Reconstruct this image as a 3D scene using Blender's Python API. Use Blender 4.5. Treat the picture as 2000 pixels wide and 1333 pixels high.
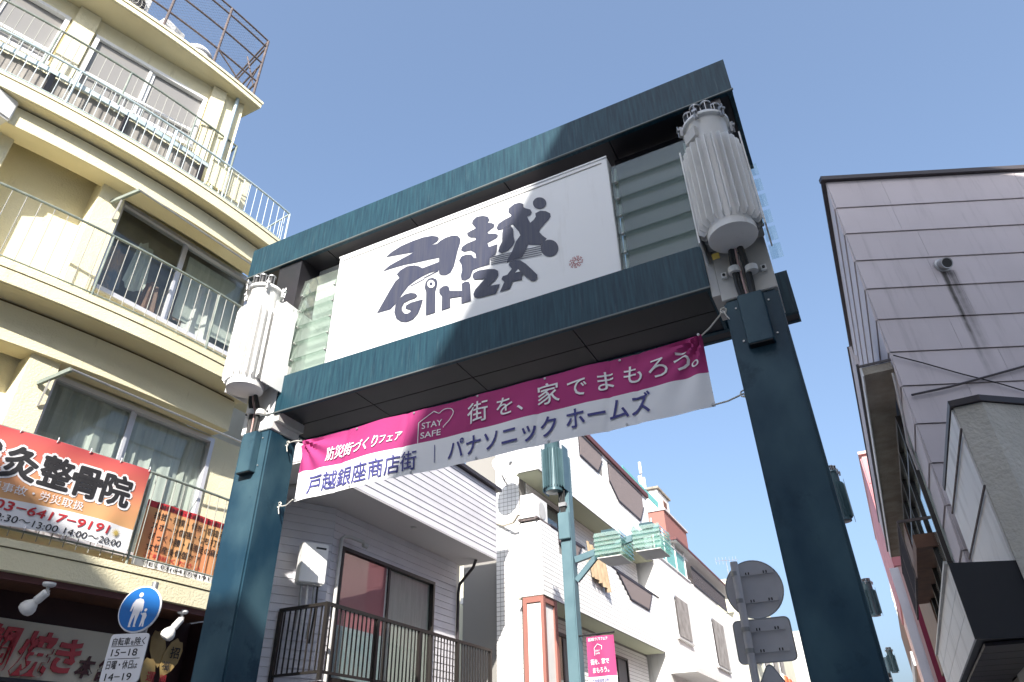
# Shopping-street entrance gate seen from below, world in metres: X along the gate, Y along the street, Z up
import bpy, bmesh, math, random
import numpy as np
from mathutils import Vector, Matrix
R = math.radians
random.seed(7)
for _o in list(bpy.data.objects):
    bpy.data.objects.remove(_o)
S = bpy.context.scene
COL = S.collection

# ---------------------------------------------------------------- camera
cd = bpy.data.cameras.new('camera'); CAMO = bpy.data.objects.new('camera', cd); COL.objects.link(CAMO)
cd.sensor_width = 36; cd.lens = 24.17; cd.clip_start = 0.05; cd.clip_end = 3000
yaw, pitch, roll = R(26.194), R(32.870), R(-1.270)
fw = Vector((-math.sin(yaw) * math.cos(pitch), math.cos(yaw) * math.cos(pitch), math.sin(pitch)))
rt = Vector((math.cos(yaw), math.sin(yaw), 0)); up = rt.cross(fw)
rr = math.cos(roll) * rt + math.sin(roll) * up; uu = -math.sin(roll) * rt + math.cos(roll) * up
CAMO.matrix_world = Matrix(((rr.x, uu.x, -fw.x, 0), (rr.y, uu.y, -fw.y, 0), (rr.z, uu.z, -fw.z, 1.6), (0, 0, 0, 1)))
S.camera = CAMO

# ---------------------------------------------------------------- sky, sun, exposure
SUN = Vector((0.586, -1.484, 1.0)).normalized()
W = bpy.data.worlds.new('World'); S.world = W; W.use_nodes = True
nt = W.node_tree; sky = nt.nodes.new('ShaderNodeTexSky'); sky.sky_type = 'NISHITA'; sky.sun_disc = False
sky.sun_elevation = math.asin(SUN.z); sky.sun_rotation = math.atan2(SUN.x, SUN.y)
sky.altitude = 0; sky.air_density = 1.0; sky.dust_density = 6.0; sky.ozone_density = 6.0
gam = nt.nodes.new('ShaderNodeGamma'); gam.inputs[1].default_value = 0.74          # a film-like soft response for the whole dome
bg = nt.nodes['Background']; nt.links.new(sky.outputs[0], gam.inputs[0]); nt.links.new(gam.outputs[0], bg.inputs[0]); bg.inputs[1].default_value = 0.14
ld = bpy.data.lights.new('sun', 'SUN'); ld.energy = 3.1; ld.angle = R(0.53); ld.color = (1, 0.95, 0.87)
LO = bpy.data.objects.new('sun', ld); COL.objects.link(LO); LO.rotation_euler = SUN.to_track_quat('Z', 'Y').to_euler()
LO.location = (0, 0, 30)
S.view_settings.view_transform = 'Standard'; S.view_settings.look = 'None'; S.view_settings.gamma = 1
S.view_settings.exposure = 1.60; S.view_settings.use_curve_mapping = False
try:
    S.cycles.use_denoising = True; S.cycles.max_bounces = 8; S.cycles.transparent_max_bounces = 12
    S.cycles.sample_clamp_indirect = 6
except Exception:
    pass

# ---------------------------------------------------------------- materials
def mat(name, col, rough=0.6, metal=0.0, col2=None, scale=3.0, stretch=(1, 1, 1), lo=0.35, hi=0.65, bump=0.0, bscale=60.0,
        piece=0.0, spec=0.5, alpha=1.0, emit=0.0, trans=0.0, grime=None, gsc=4.0, gst=(3, 3, 0.25), glo=0.55, ghi=0.8):
    m = bpy.data.materials.new(name); m.use_nodes = True; t = m.node_tree; b = t.nodes['Principled BSDF']
    b.inputs['Roughness'].default_value = rough; b.inputs['Metallic'].default_value = metal
    b.inputs['Specular IOR Level'].default_value = spec; b.inputs['Alpha'].default_value = alpha
    b.inputs['Transmission Weight'].default_value = trans
    c4 = (*col, 1); b.inputs['Base Color'].default_value = c4
    geo = t.nodes.new('ShaderNodeNewGeometry'); out = None
    if col2 is not None:
        mp = t.nodes.new('ShaderNodeMapping'); mp.inputs['Scale'].default_value = stretch; t.links.new(geo.outputs['Position'], mp.inputs['Vector'])
        nz = t.nodes.new('ShaderNodeTexNoise'); nz.inputs['Scale'].default_value = scale; nz.inputs['Detail'].default_value = 6
        t.links.new(mp.outputs[0], nz.inputs['Vector'])
        rp = t.nodes.new('ShaderNodeMapRange'); rp.inputs[1].default_value = lo; rp.inputs[2].default_value = hi
        t.links.new(nz.outputs['Fac'], rp.inputs[0])
        mx = t.nodes.new('ShaderNodeMix'); mx.data_type = 'RGBA'; mx.inputs[6].default_value = c4; mx.inputs[7].default_value = (*col2, 1)
        t.links.new(rp.outputs[0], mx.inputs[0]); out = mx.outputs[2]
    if grime is not None:
        m2 = t.nodes.new('ShaderNodeMapping'); m2.inputs['Scale'].default_value = gst; t.links.new(geo.outputs['Position'], m2.inputs['Vector'])
        n3 = t.nodes.new('ShaderNodeTexNoise'); n3.inputs['Scale'].default_value = gsc; n3.inputs['Detail'].default_value = 8; n3.inputs['Roughness'].default_value = 0.65
        t.links.new(m2.outputs[0], n3.inputs['Vector']); r3 = t.nodes.new('ShaderNodeMapRange'); r3.inputs[1].default_value = glo; r3.inputs[2].default_value = ghi; r3.inputs[4].default_value = 0.75
        t.links.new(n3.outputs['Fac'], r3.inputs[0]); x3 = t.nodes.new('ShaderNodeMix'); x3.data_type = 'RGBA'; x3.inputs[6].default_value = c4; x3.inputs[7].default_value = (*grime, 1)
        if out: t.links.new(out, x3.inputs[6])
        t.links.new(r3.outputs[0], x3.inputs[0]); out = x3.outputs[2]
    if piece:
        oi = t.nodes.new('ShaderNodeObjectInfo'); hs = t.nodes.new('ShaderNodeHueSaturation')
        mr = t.nodes.new('ShaderNodeMapRange'); mr.inputs[3].default_value = 1 - piece; mr.inputs[4].default_value = 1 + piece
        t.links.new(oi.outputs['Random'], mr.inputs[0]); t.links.new(mr.outputs[0], hs.inputs['Value'])
        hs.inputs['Color'].default_value = c4
        if out: t.links.new(out, hs.inputs['Color'])
        out = hs.outputs[0]
    if out: t.links.new(out, b.inputs['Base Color'])
    if bump:
        n2 = t.nodes.new('ShaderNodeTexNoise'); n2.inputs['Scale'].default_value = bscale; n2.inputs['Detail'].default_value = 4
        t.links.new(geo.outputs['Position'], n2.inputs['Vector'])
        bp = t.nodes.new('ShaderNodeBump'); bp.inputs['Strength'].default_value = bump; bp.inputs['Distance'].default_value = 0.02
        t.links.new(n2.outputs['Fac'], bp.inputs['Height']); t.links.new(bp.outputs[0], b.inputs['Normal'])
    if emit:
        b.inputs['Emission Color'].default_value = c4; b.inputs['Emission Strength'].default_value = emit
    return m

def glass(name, tint, fac, rough=0.02, base=(0.05, 0.06, 0.06)):
    """window pane: mostly clear sheet with a mirror coat"""
    m = bpy.data.materials.new(name); m.use_nodes = True; t = m.node_tree; t.nodes.clear()
    o = t.nodes.new('ShaderNodeOutputMaterial'); tr = t.nodes.new('ShaderNodeBsdfTransparent'); tr.inputs[0].default_value = (*tint, 1)
    gl = t.nodes.new('ShaderNodeBsdfGlossy'); gl.inputs['Roughness'].default_value = rough; gl.inputs[0].default_value = (0.9, 0.95, 0.95, 1)
    df = t.nodes.new('ShaderNodeBsdfDiffuse'); df.inputs[0].default_value = (*base, 1)
    lw = t.nodes.new('ShaderNodeLayerWeight'); lw.inputs[0].default_value = 0.5
    pw = t.nodes.new('ShaderNodeMath'); pw.operation = 'POWER'; pw.inputs[1].default_value = 5; t.links.new(lw.outputs['Facing'], pw.inputs[0])
    fr = t.nodes.new('ShaderNodeMath'); fr.operation = 'MULTIPLY_ADD'; fr.inputs[1].default_value = 0.9; fr.inputs[2].default_value = 0.045; t.links.new(pw.outputs[0], fr.inputs[0])
    m1 = t.nodes.new('ShaderNodeMixShader'); m1.inputs[0].default_value = fac; t.links.new(tr.outputs[0], m1.inputs[1]); t.links.new(df.outputs[0], m1.inputs[2])
    m2 = t.nodes.new('ShaderNodeMixShader'); t.links.new(fr.outputs[0], m2.inputs[0]); t.links.new(m1.outputs[0], m2.inputs[1]); t.links.new(gl.outputs[0], m2.inputs[2])
    t.links.new(m2.outputs[0], o.inputs[0]); return m

M = {}
M['teal'] = mat('teal_paint', (0.0060, 0.031, 0.053), 0.5, col2=(0.020, 0.074, 0.100), scale=6, stretch=(7, 7, 0.45), lo=0.35, hi=0.75, bump=0.06, bscale=25, spec=0.3, grime=(0.10, 0.15, 0.165), gsc=7, gst=(4, 4, 0.25), glo=0.58, ghi=0.85)
M['teal_post'] = mat('teal_post_paint', (0.0095, 0.040, 0.070), 0.5, col2=(0.050, 0.105, 0.135), scale=2.2, stretch=(1, 1, 0.6), lo=0.36, hi=0.68, bump=0.03, bscale=18, spec=0.3, grime=(0.008, 0.034, 0.058), gsc=2.4, gst=(1, 1, 1), glo=0.58, ghi=0.66)
M['dark_panel'] = mat('dark_soffit_panel', (0.016, 0.017, 0.020), 0.42, col2=(0.026, 0.022, 0.028), scale=2)
M['trim'] = mat('steel_trim', (0.13, 0.15, 0.15), 0.5, 0.3)
M['sign_white'] = mat('sign_white', (0.80, 0.81, 0.82), 0.35, col2=(0.74, 0.75, 0.755), scale=1.5, lo=0.5, hi=0.9, grime=(0.60, 0.59, 0.56), gsc=3, gst=(2, 2, 0.2), glo=0.58, ghi=0.85)
M['logo'] = mat('logo_print', (0.035, 0.040, 0.075), 0.45, col2=(0.058, 0.060, 0.085), scale=9, stretch=(6, 6, 0.3))
M['emblem_red'] = mat('emblem_print', (0.42, 0.10, 0.10), 0.5)
M['louvre'] = glass('grey_green_glass', (0.76, 0.82, 0.79), 0.12, 0.03, (0.50, 0.54, 0.50))
M['clear_fin'] = glass('clear_glass', (0.90, 0.95, 0.94), 0.06, 0.02, (0.5, 0.6, 0.6))
M['lamp_glass'] = glass('lamp_green_glass', (0.84, 0.93, 0.90), 0.20, 0.04, (0.56, 0.70, 0.65))
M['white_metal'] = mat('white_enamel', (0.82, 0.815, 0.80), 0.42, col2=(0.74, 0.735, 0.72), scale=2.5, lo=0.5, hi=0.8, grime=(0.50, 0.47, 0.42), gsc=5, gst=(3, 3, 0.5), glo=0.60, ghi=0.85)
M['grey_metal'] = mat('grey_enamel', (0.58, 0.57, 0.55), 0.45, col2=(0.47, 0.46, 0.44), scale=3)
M['teal_metal'] = mat('blue_grey_enamel', (0.055, 0.105, 0.125), 0.3, 0.15, col2=(0.08, 0.14, 0.16), scale=2)
M['teal_light'] = mat('pale_teal_paint', (0.085, 0.155, 0.185), 0.45, col2=(0.115, 0.195, 0.225), scale=2)
M['dull_sheet'] = mat('dull_grey_sheet', (0.24, 0.225, 0.21), 0.85, col2=(0.33, 0.31, 0.28), scale=4)
M['black'] = mat('black_rubber', (0.012, 0.012, 0.013), 0.5)
M['steel'] = mat('galvanised_steel', (0.42, 0.43, 0.44), 0.42, 0.6, col2=(0.33, 0.33, 0.34), scale=8)
M['cable_pink'] = mat('faded_cable', (0.50, 0.33, 0.31), 0.5)
M['yellow_tag'] = mat('yellow_tag', (0.55, 0.40, 0.08), 0.6)
M['rope'] = mat('rope', (0.62, 0.60, 0.55), 0.8)
M['banner_pink'] = mat('banner_magenta', (0.40, 0.034, 0.175), 0.8, col2=(0.36, 0.03, 0.155), scale=2)
M['banner_white'] = mat('banner_white', (0.80, 0.80, 0.82), 0.8)
M['text_navy'] = mat('navy_print', (0.055, 0.055, 0.22), 0.7)
M['text_white'] = mat('white_print', (0.82, 0.80, 0.82), 0.75)
M['text_black'] = mat('black_print', (0.022, 0.021, 0.024), 0.6)
M['text_red'] = mat('red_print', (0.50, 0.03, 0.04), 0.6)
M['cream'] = mat('cream_stucco', (0.82, 0.755, 0.53), 0.9, col2=(0.75, 0.68, 0.455), scale=1.1, lo=0.35, hi=0.78, bump=0.4, bscale=45, grime=(0.50, 0.42, 0.25), gsc=3.5, gst=(3, 3, 0.5), glo=0.60, ghi=0.80)
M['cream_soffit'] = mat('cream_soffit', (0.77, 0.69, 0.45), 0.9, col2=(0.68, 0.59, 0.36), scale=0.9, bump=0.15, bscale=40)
M['groove'] = mat('grime', (0.16, 0.11, 0.045), 0.95)
M['rail_green'] = mat('pale_green_rail', (0.16, 0.20, 0.18), 0.5, col2=(0.28, 0.31, 0.27), scale=6)
M['rail_blue'] = mat('pale_blue_rail', (0.42, 0.53, 0.57), 0.5, col2=(0.52, 0.60, 0.62), scale=5)
M['baluster'] = mat('baluster_paint', (0.30, 0.30, 0.27), 0.5, piece=0.12)
M['baluster_blue'] = mat('pale_blue_baluster', (0.52, 0.58, 0.60), 0.5, piece=0.1)
M['netting'] = mat('galvanised_netting', (0.16, 0.16, 0.18), 0.6)
M['rust'] = mat('rusty_pipe', (0.085, 0.072, 0.075), 0.8, col2=(0.16, 0.12, 0.11), scale=14)
M['alu'] = mat('window_aluminium', (0.66, 0.66, 0.70), 0.35, 0.25)
M['alu_dark'] = mat('dark_bronze_frame', (0.030, 0.026, 0.024), 0.4, 0.3)
M['pane'] = glass('window_pane', (0.93, 0.95, 0.94), 0.05, 0.01, (0.10, 0.11, 0.11))
M['pane_grey'] = glass('frosted_pane', (0.5, 0.5, 0.5), 0.85, 0.1, (0.30, 0.29, 0.28))
M['curtain'] = mat('pale_curtain', (0.66, 0.69, 0.64), 0.9, col2=(0.54, 0.57, 0.52), scale=6, stretch=(3, 3, 0.3))
M['room'] = mat('dim_room', (0.34, 0.32, 0.30), 0.9, col2=(0.22, 0.20, 0.19), scale=2.5)
M['clothes'] = mat('laundry', (0.50, 0.36, 0.28), 0.9, col2=(0.22, 0.24, 0.30), scale=4, lo=0.42, hi=0.58)
M['maroon'] = mat('maroon_wall', (0.045, 0.014, 0.014), 0.6, col2=(0.030, 0.010, 0.010), scale=2)
M['sign_cream'] = mat('shop_sign_board', (0.62, 0.56, 0.45), 0.5, col2=(0.55, 0.49, 0.39), scale=1)
M['letter_red'] = mat('red_sign_letter', (0.42, 0.035, 0.045), 0.45)
M['letter_side'] = mat('dark_sign_letter', (0.06, 0.012, 0.014), 0.5)
M['charm'] = mat('gold_board', (0.42, 0.30, 0.12), 0.5, col2=(0.34, 0.23, 0.09), scale=5)
M['sign_blue'] = mat('road_sign_blue', (0.005, 0.125, 0.42), 0.4)
M['sign_face'] = mat('road_sign_white', (0.72, 0.72, 0.76), 0.45)
M['sign_back'] = mat('road_sign_back', (0.66, 0.65, 0.67), 0.5, 0.0, col2=(0.58, 0.57, 0.59), scale=3)
M['siding'] = mat('lilac_siding', (0.71, 0.695, 0.735), 0.65, piece=0.04, col2=(0.65, 0.635, 0.67), scale=2, bump=0.1, bscale=90, grime=(0.46, 0.44, 0.45), gsc=3, glo=0.6, ghi=0.9)
M['soffit_grey'] = mat('soffit_board', (0.56, 0.54, 0.54), 0.8)
M['tile'] = mat('white_tile', (0.87, 0.865, 0.85), 0.3, col2=(0.81, 0.805, 0.79), scale=7)
M['grout'] = mat('tile_grout', (0.26, 0.25, 0.235), 0.9)
M['pale_green'] = mat('pale_green_soffit', (0.50, 0.52, 0.38), 0.85)
M['white_wall'] = mat('white_render', (0.79, 0.78, 0.76), 0.85, col2=(0.72, 0.71, 0.68), scale=0.8, bump=0.15, grime=(0.48, 0.46, 0.43), gsc=2.5, gst=(2, 2, 0.25), glo=0.56, ghi=0.82)
M['cream_wall'] = mat('cream_render', (0.66, 0.65, 0.52), 0.85, col2=(0.60, 0.59, 0.47), scale=0.7)
M['redbrown'] = mat('red_brown_paint', (0.30, 0.125, 0.10), 0.6)
M['roof_brown'] = mat('brown_roof', (0.13, 0.045, 0.045), 0.6)
M['lattice'] = mat('grey_lattice', (0.17, 0.14, 0.14), 0.6)
M['net'] = glass('turquoise_net', (0.35, 0.75, 0.72), 0.62, 0.6, (0.10, 0.55, 0.50))
M['pink_wall'] = mat('pink_cladding', (0.62, 0.24, 0.26), 0.6, col2=(0.55, 0.19, 0.21), scale=0.8)
M['pale_pink'] = mat('pale_pink_cladding', (0.62, 0.40, 0.38), 0.6)
M['crimson'] = mat('crimson_panel', (0.22, 0.012, 0.045), 0.5)
M['brick'] = mat('far_brick', (0.27, 0.15, 0.10), 0.9, col2=(0.18, 0.10, 0.07), scale=30, stretch=(0.5, 0.5, 3))
M['dark_trim'] = mat('dark_coping', (0.035, 0.028, 0.034), 0.5)
M['concrete'] = mat('rough_concrete', (0.36, 0.325, 0.27), 0.95, col2=(0.25, 0.22, 0.18), scale=3.5, bump=0.6, bscale=35)
M['stucco_grey'] = mat('pebble_stucco', (0.66, 0.63, 0.565), 0.95, col2=(0.56, 0.535, 0.475), scale=2.2, bump=0.9, bscale=26)
M['dirty_white'] = mat('dirty_white_panel', (0.78, 0.765, 0.75), 0.55, col2=(0.45, 0.43, 0.41), scale=2.5, stretch=(1, 1.6, 0.7), lo=0.5, hi=0.85)
M['black_panel'] = mat('black_sign_box', (0.020, 0.020, 0.024), 0.5)
M['wood'] = mat('brown_panel', (0.17, 0.075, 0.040), 0.6, col2=(0.12, 0.05, 0.028), scale=6)
M['asphalt'] = mat('street_paving', (0.30, 0.29, 0.275), 0.9, col2=(0.24, 0.23, 0.22), scale=3, bump=0.3, bscale=80)
M['grey_block'] = mat('plain_grey_wall', (0.66, 0.65, 0.63), 0.9, col2=(0.58, 0.57, 0.55), scale=0.6)
M['orange'] = mat('orange_panel', (0.62, 0.14, 0.045), 0.6)
M['rust_stain'] = mat('flag_pink', (0.36, 0.045, 0.155), 0.8)
M['red_glass'] = mat('pink_blind', (0.62, 0.24, 0.27), 0.5, col2=(0.55, 0.20, 0.23), scale=1.2)

def streaked(name, col, dark):
    """large lilac siding sheets with the soot run that leaks from the exhaust hood"""
    m = mat(name, col, 0.7, col2=tuple(c * 0.93 for c in col), scale=1.6, stretch=(1, 1, 0.5), piece=0.045, bump=0.08, bscale=120, grime=tuple(c * 0.62 for c in col), gsc=3.0, gst=(3, 3, 0.22), glo=0.54, ghi=0.80)
    t = m.node_tree; b = t.nodes['Principled BSDF']; src = b.inputs['Base Color'].links[0].from_socket
    geo = t.nodes.new('ShaderNodeNewGeometry'); sep = t.nodes.new('ShaderNodeSeparateXYZ'); t.links.new(geo.outputs['Position'], sep.inputs[0])
    def mth(op, a, bb, c=None):
        n = t.nodes.new('ShaderNodeMath'); n.operation = op
        for i, x in enumerate((a, bb, c)):
            if x is None: continue
            if isinstance(x, (int, float)): n.inputs[i].default_value = x
            else: t.links.new(x, n.inputs[i])
        return n.outputs[0]
    dz = mth('SUBTRACT', 8.10, sep.outputs[2])
    mask = None
    for x0, wd, ln, amt in ((2.262, 0.055, 2.1, 1.9), (2.35, 0.10, 2.0, 1.0), (2.315, 0.014, 1.6, 1.1), (2.40, 0.014, 1.5, 1.0)):
        d = mth('ABSOLUTE', mth('SUBTRACT', sep.outputs[0], x0), 0)
        k = mth('SUBTRACT', 1.0, mth('DIVIDE', d, wd)); k.node.use_clamp = True
        f = mth('SUBTRACT', 1.0, mth('DIVIDE', dz, ln)); f.node.use_clamp = True
        g = mth('MULTIPLY', mth('MULTIPLY', k, f), amt)
        mask = g if mask is None else mth('MAXIMUM', mask, g)
    on = mth('GREATER_THAN', dz, 0.0); mask = mth('MULTIPLY', mask, on)
    nz = t.nodes.new('ShaderNodeTexNoise'); nz.inputs['Scale'].default_value = 9; t.links.new(geo.outputs['Position'], nz.inputs['Vector'])
    mask = mth('MULTIPLY', mask, mth('ADD', nz.outputs['Fac'], 0.35)); mask.node.use_clamp = True
    mx = t.nodes.new('ShaderNodeMix'); mx.data_type = 'RGBA'; t.links.new(mask, mx.inputs[0]); t.links.new(src, mx.inputs[6]); mx.inputs[7].default_value = (*dark, 1)
    t.links.new(mx.outputs[2], b.inputs['Base Color']); return m
M['sheet'] = streaked('lilac_sheet', (0.565, 0.51, 0.525), (0.07, 0.062, 0.055))

def banner_orange(name):
    """printed cloth: red at the top running to amber, white foot"""
    m = mat(name, (0.6, 0.1, 0.06), 0.7); t = m.node_tree; b = t.nodes['Principled BSDF']
    geo = t.nodes.new('ShaderNodeNewGeometry'); sep = t.nodes.new('ShaderNodeSeparateXYZ'); t.links.new(geo.outputs['Position'], sep.inputs[0])
    nz = t.nodes.new('ShaderNodeTexNoise'); nz.inputs['Scale'].default_value = 3; t.links.new(geo.outputs['Position'], nz.inputs['Vector'])
    ad = t.nodes.new('ShaderNodeMath'); ad.operation = 'MULTIPLY_ADD'; ad.inputs[1].default_value = 0.12; t.links.new(nz.outputs['Fac'], ad.inputs[0]); t.links.new(sep.outputs[2], ad.inputs[2])
    mr = t.nodes.new('ShaderNodeMapRange'); mr.inputs[1].default_value = 4.05; mr.inputs[2].default_value = 4.80; t.links.new(ad.outputs[0], mr.inputs[0])
    cr = t.nodes.new('ShaderNodeValToRGB'); e = cr.color_ramp.elements
    e[0].position = 0.0; e[0].color = (0.66, 0.38, 0.17, 1); e[1].position = 1.0; e[1].color = (0.50, 0.07, 0.08, 1)
    x = e.new(0.35); x.color = (0.66, 0.31, 0.15, 1); x = e.new(0.62); x.color = (0.60, 0.16, 0.11, 1)
    t.links.new(mr.outputs[0], cr.inputs[0]); t.links.new(cr.outputs[0], b.inputs['Base Color']); return m
M['banner_orange'] = banner_orange('banner_orange')

# ---------------------------------------------------------------- mesh helpers
class MB:
    def __init__(s): s.v = []; s.f = []; s.mi = []
    def add(s, vs, fs, mi=0):
        o = len(s.v); s.v += [tuple(v) for v in vs]; s.f += [tuple(o + i for i in f) for f in fs]; s.mi += [mi] * len(fs); return s
    def box(s, x0, x1, y0, y1, z0, z1, mi=0):
        return s.add([(x0, y0, z0), (x1, y0, z0), (x1, y1, z0), (x0, y1, z0), (x0, y0, z1), (x1, y0, z1), (x1, y1, z1), (x0, y1, z1)],
                     [(0, 3, 2, 1), (4, 5, 6, 7), (0, 1, 5, 4), (1, 2, 6, 5), (2, 3, 7, 6), (3, 0, 4, 7)], mi)
    def obox(s, c, a, b, d, mi=0):
        c, a, b, d = Vector(c), Vector(a), Vector(b), Vector(d)
        if a.cross(b).dot(d) < 0: a = -a
        P = [c + i * a + j * b + k * d for k in (-1, 1) for i, j in ((-1, -1), (1, -1), (1, 1), (-1, 1))]
        return s.add(P, [(0, 3, 2, 1), (4, 5, 6, 7), (0, 1, 5, 4), (1, 2, 6, 5), (2, 3, 7, 6), (3, 0, 4, 7)], mi)
    def bar(s, p, q, w, h, upv=(0, 0, 1)):
        p, q = Vector(p), Vector(q); d = (q - p) / 2; u = Vector(upv); sd = d.cross(u)
        if sd.length < 1e-6: sd = d.cross(Vector((1, 0, 0)))
        sd.normalize(); u = sd.cross(d).normalized()
        return s.obox((p + q) / 2, d, sd * w / 2, u * h / 2)
    def prism(s, pts, vec, mi=0):
        n = len(pts); P = [Vector(p) for p in pts]; v = Vector(vec)
        return s.add(P + [p + v for p in P], [tuple(range(n - 1, -1, -1)), tuple(range(n, 2 * n))] + [(i, (i + 1) % n, n + (i + 1) % n, n + i) for i in range(n)], mi)
    def tube(s, pts, r, n=8):
        P = [Vector(p) for p in pts]; rings = []; ref = None
        for i, p in enumerate(P):
            t = (P[min(i + 1, len(P) - 1)] - P[max(i - 1, 0)]).normalized()
            if ref is None or abs(ref.dot(t)) > 0.95: ref = Vector((0, 0, 1)) if abs(t.z) < 0.9 else Vector((1, 0, 0))
            a = t.cross(ref).normalized(); b = a.cross(t); ref = b
            rings.append([p + r * (math.cos(k / n * 6.28319) * a + math.sin(k / n * 6.28319) * b) for k in range(n)])
        vs = [v for g in rings for v in g]; fs = []
        for i in range(len(P) - 1):
            fs += [(i * n + k, i * n + (k + 1) % n, (i + 1) * n + (k + 1) % n, (i + 1) * n + k) for k in range(n)]
        fs += [tuple(range(n - 1, -1, -1)), tuple(range((len(P) - 1) * n, len(P) * n))]
        return s.add(vs, fs)
    def lathe(s, prof, c, n=24, ax=(0, 0, 1)):
        ax = Vector(ax).normalized(); ref = Vector((1, 0, 0)) if abs(ax.x) < 0.9 else Vector((0, 1, 0))
        a = ax.cross(ref).normalized(); b = ax.cross(a); c = Vector(c); vs = []; fs = []
        for r, z in prof:
            vs += [c + z * ax + max(r, 1e-4) * (math.cos(k / n * 6.28319) * a + math.sin(k / n * 6.28319) * b) for k in range(n)]
        for i in range(len(prof) - 1):
            fs += [(i * n + k, i * n + (k + 1) % n, (i + 1) * n + (k + 1) % n, (i + 1) * n + k) for k in range(n)]
        fs += [tuple(range(n - 1, -1, -1)), tuple(range((len(prof) - 1) * n, len(prof) * n))]
        return s.add(vs, fs)
    def mesh(s, name, mats, smooth=False, bevel=0.0):
        me = bpy.data.meshes.new(name); me.from_pydata(s.v, [], s.f)
        for m in (mats if isinstance(mats, (list, tuple)) else [mats]): me.materials.append(M[m] if isinstance(m, str) else m)
        if any(s.mi): me.polygons.foreach_set('material_index', s.mi)
        bm = bmesh.new(); bm.from_mesh(me); bmesh.ops.recalc_face_normals(bm, faces=bm.faces)
        if bevel: bmesh.ops.bevel(bm, geom=list(bm.edges), offset=bevel, segments=2, affect='EDGES', clamp_overlap=True)
        bm.to_mesh(me); bm.free()
        if smooth:
            me.polygons.foreach_set('use_smooth', [True] * len(me.polygons))
            try: me.set_sharp_from_angle(angle=R(38))
            except Exception: pass
        me.update(); return me
    def build(s, name, mats, parent=None, smooth=False, bevel=0.0):
        return link(name, s.mesh(name, mats, smooth, bevel), parent)

def link(name, me, parent=None, loc=None, rot=None):
    o = bpy.data.objects.new(name, me); COL.objects.link(o)
    if loc is not None: o.location = loc
    if rot is not None: o.rotation_euler = rot
    if parent is not None: adopt(o, parent)
    return o

def origin_of(p):
    v = Vector(p.location); q = p.parent
    while q is not None:
        v = p.matrix_parent_inverse @ v; v = Vector(v) + Vector((0, 0, 0)); p = q; v = v + Vector(q.location); q = q.parent
    return v

def adopt(o, parent):
    """keep o where it stands (parents only ever carry a translation)"""
    o.parent = parent
    t = Vector((0, 0, 0)); p = parent
    while p is not None:
        t = t + Vector(p.location) + (p.matrix_parent_inverse.to_translation() if p.parent else Vector((0, 0, 0))); p = p.parent
    o.matrix_parent_inverse = Matrix.Translation(-t)

def tag(o, label=None, cat=None, group=None, kind=None):
    if label: o['label'] = label
    if cat: o['category'] = cat
    if group: o['group'] = group
    if kind: o['kind'] = kind
    return o

def thing(name, label, cat, loc, group=None):
    o = bpy.data.objects.new(name, None); COL.objects.link(o); o.location = loc; o.empty_display_size = 0.2
    return tag(o, label, cat, group)

_tc = {}
def text_mesh(body, size=1.0, bold=0.0, shear=0.0, extrude=0.0, spacing=1.0):
    key = (body, bold, shear, extrude, spacing)
    c = bpy.data.curves.new('lettering', 'FONT'); c.body = body; c.size = 1.0; c.offset = bold; c.shear = shear; c.extrude = extrude
    c.space_character = spacing; c.resolution_u = 3; c.align_x = 'LEFT'
    o = bpy.data.objects.new('lettering_tmp', c); COL.objects.link(o)
    dg = bpy.context.evaluated_depsgraph_get(); dg.update()
    me = bpy.data.meshes.new_from_object(o.evaluated_get(dg)); bpy.data.objects.remove(o); bpy.data.curves.remove(c)
    return me

def text(name, body, m, parent, org, ux, uz, w=None, h=1.0, bold=0.0, shear=0.0, extrude=0.0, nrm=None, lift=0.003, fn=None, center=False):
    """lettering lying in the plane of ux (reading direction) and uz (up); w fits the width, h is the glyph box height"""
    me = text_mesh(body, 1.0, bold if extrude else 0.0, shear, extrude)
    if fn: refine(me, 0.03 / max(h, 0.02))
    V = np.array([v.co for v in me.vertices]); F = [tuple(p.vertices) for p in me.polygons]
    x0, x1 = V[:, 0].min(), V[:, 0].max(); sx = (w / (x1 - x0)) if w else h
    ux, uz = Vector(ux).normalized(), Vector(uz).normalized(); n = ux.cross(uz); org = Vector(org) + n * lift
    off = -(x1 - x0) * sx / 2 if center else 0
    k = 1 if (extrude or not bold) else (4 if bold < 0.03 else 8)      # heavier weights: the stroke repeated around itself, each a hair higher
    vs, fs = [], []
    for i in range(k):
        dx, dy = (bold * math.cos(i / k * 6.2832 + 0.785), bold * math.sin(i / k * 6.2832 + 0.785)) if k > 1 else (0, 0); o = len(vs)
        for c in V:
            p = org + ux * ((c[0] - x0) * sx + off + dx * h) + uz * ((c[1] + 0.08 + dy) * h) + n * (c[2] * h + i * 0.00025)
            vs.append(tuple(fn(p) if fn else p))
        fs += [tuple(o + j for j in f) for f in F]
    m2 = bpy.data.meshes.new('lettering'); m2.from_pydata(vs, [], fs); m2.materials.append(M[m]); m2.update(); bpy.data.meshes.remove(me)
    ob = link(name, m2, parent)
    if not extrude: ob['kind'] = 'stuff'
    return ob

def refine(me, lim):
    bm = bmesh.new(); bm.from_mesh(me); bmesh.ops.triangulate(bm, faces=bm.faces)
    for _ in range(4):
        es = [e for e in bm.edges if e.calc_length() > lim]
        if not es: break
        bmesh.ops.subdivide_edges(bm, edges=es, cuts=1); bmesh.ops.triangulate(bm, faces=[f for f in bm.faces if len(f.verts) > 3])
    bm.to_mesh(me); bm.free()

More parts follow.
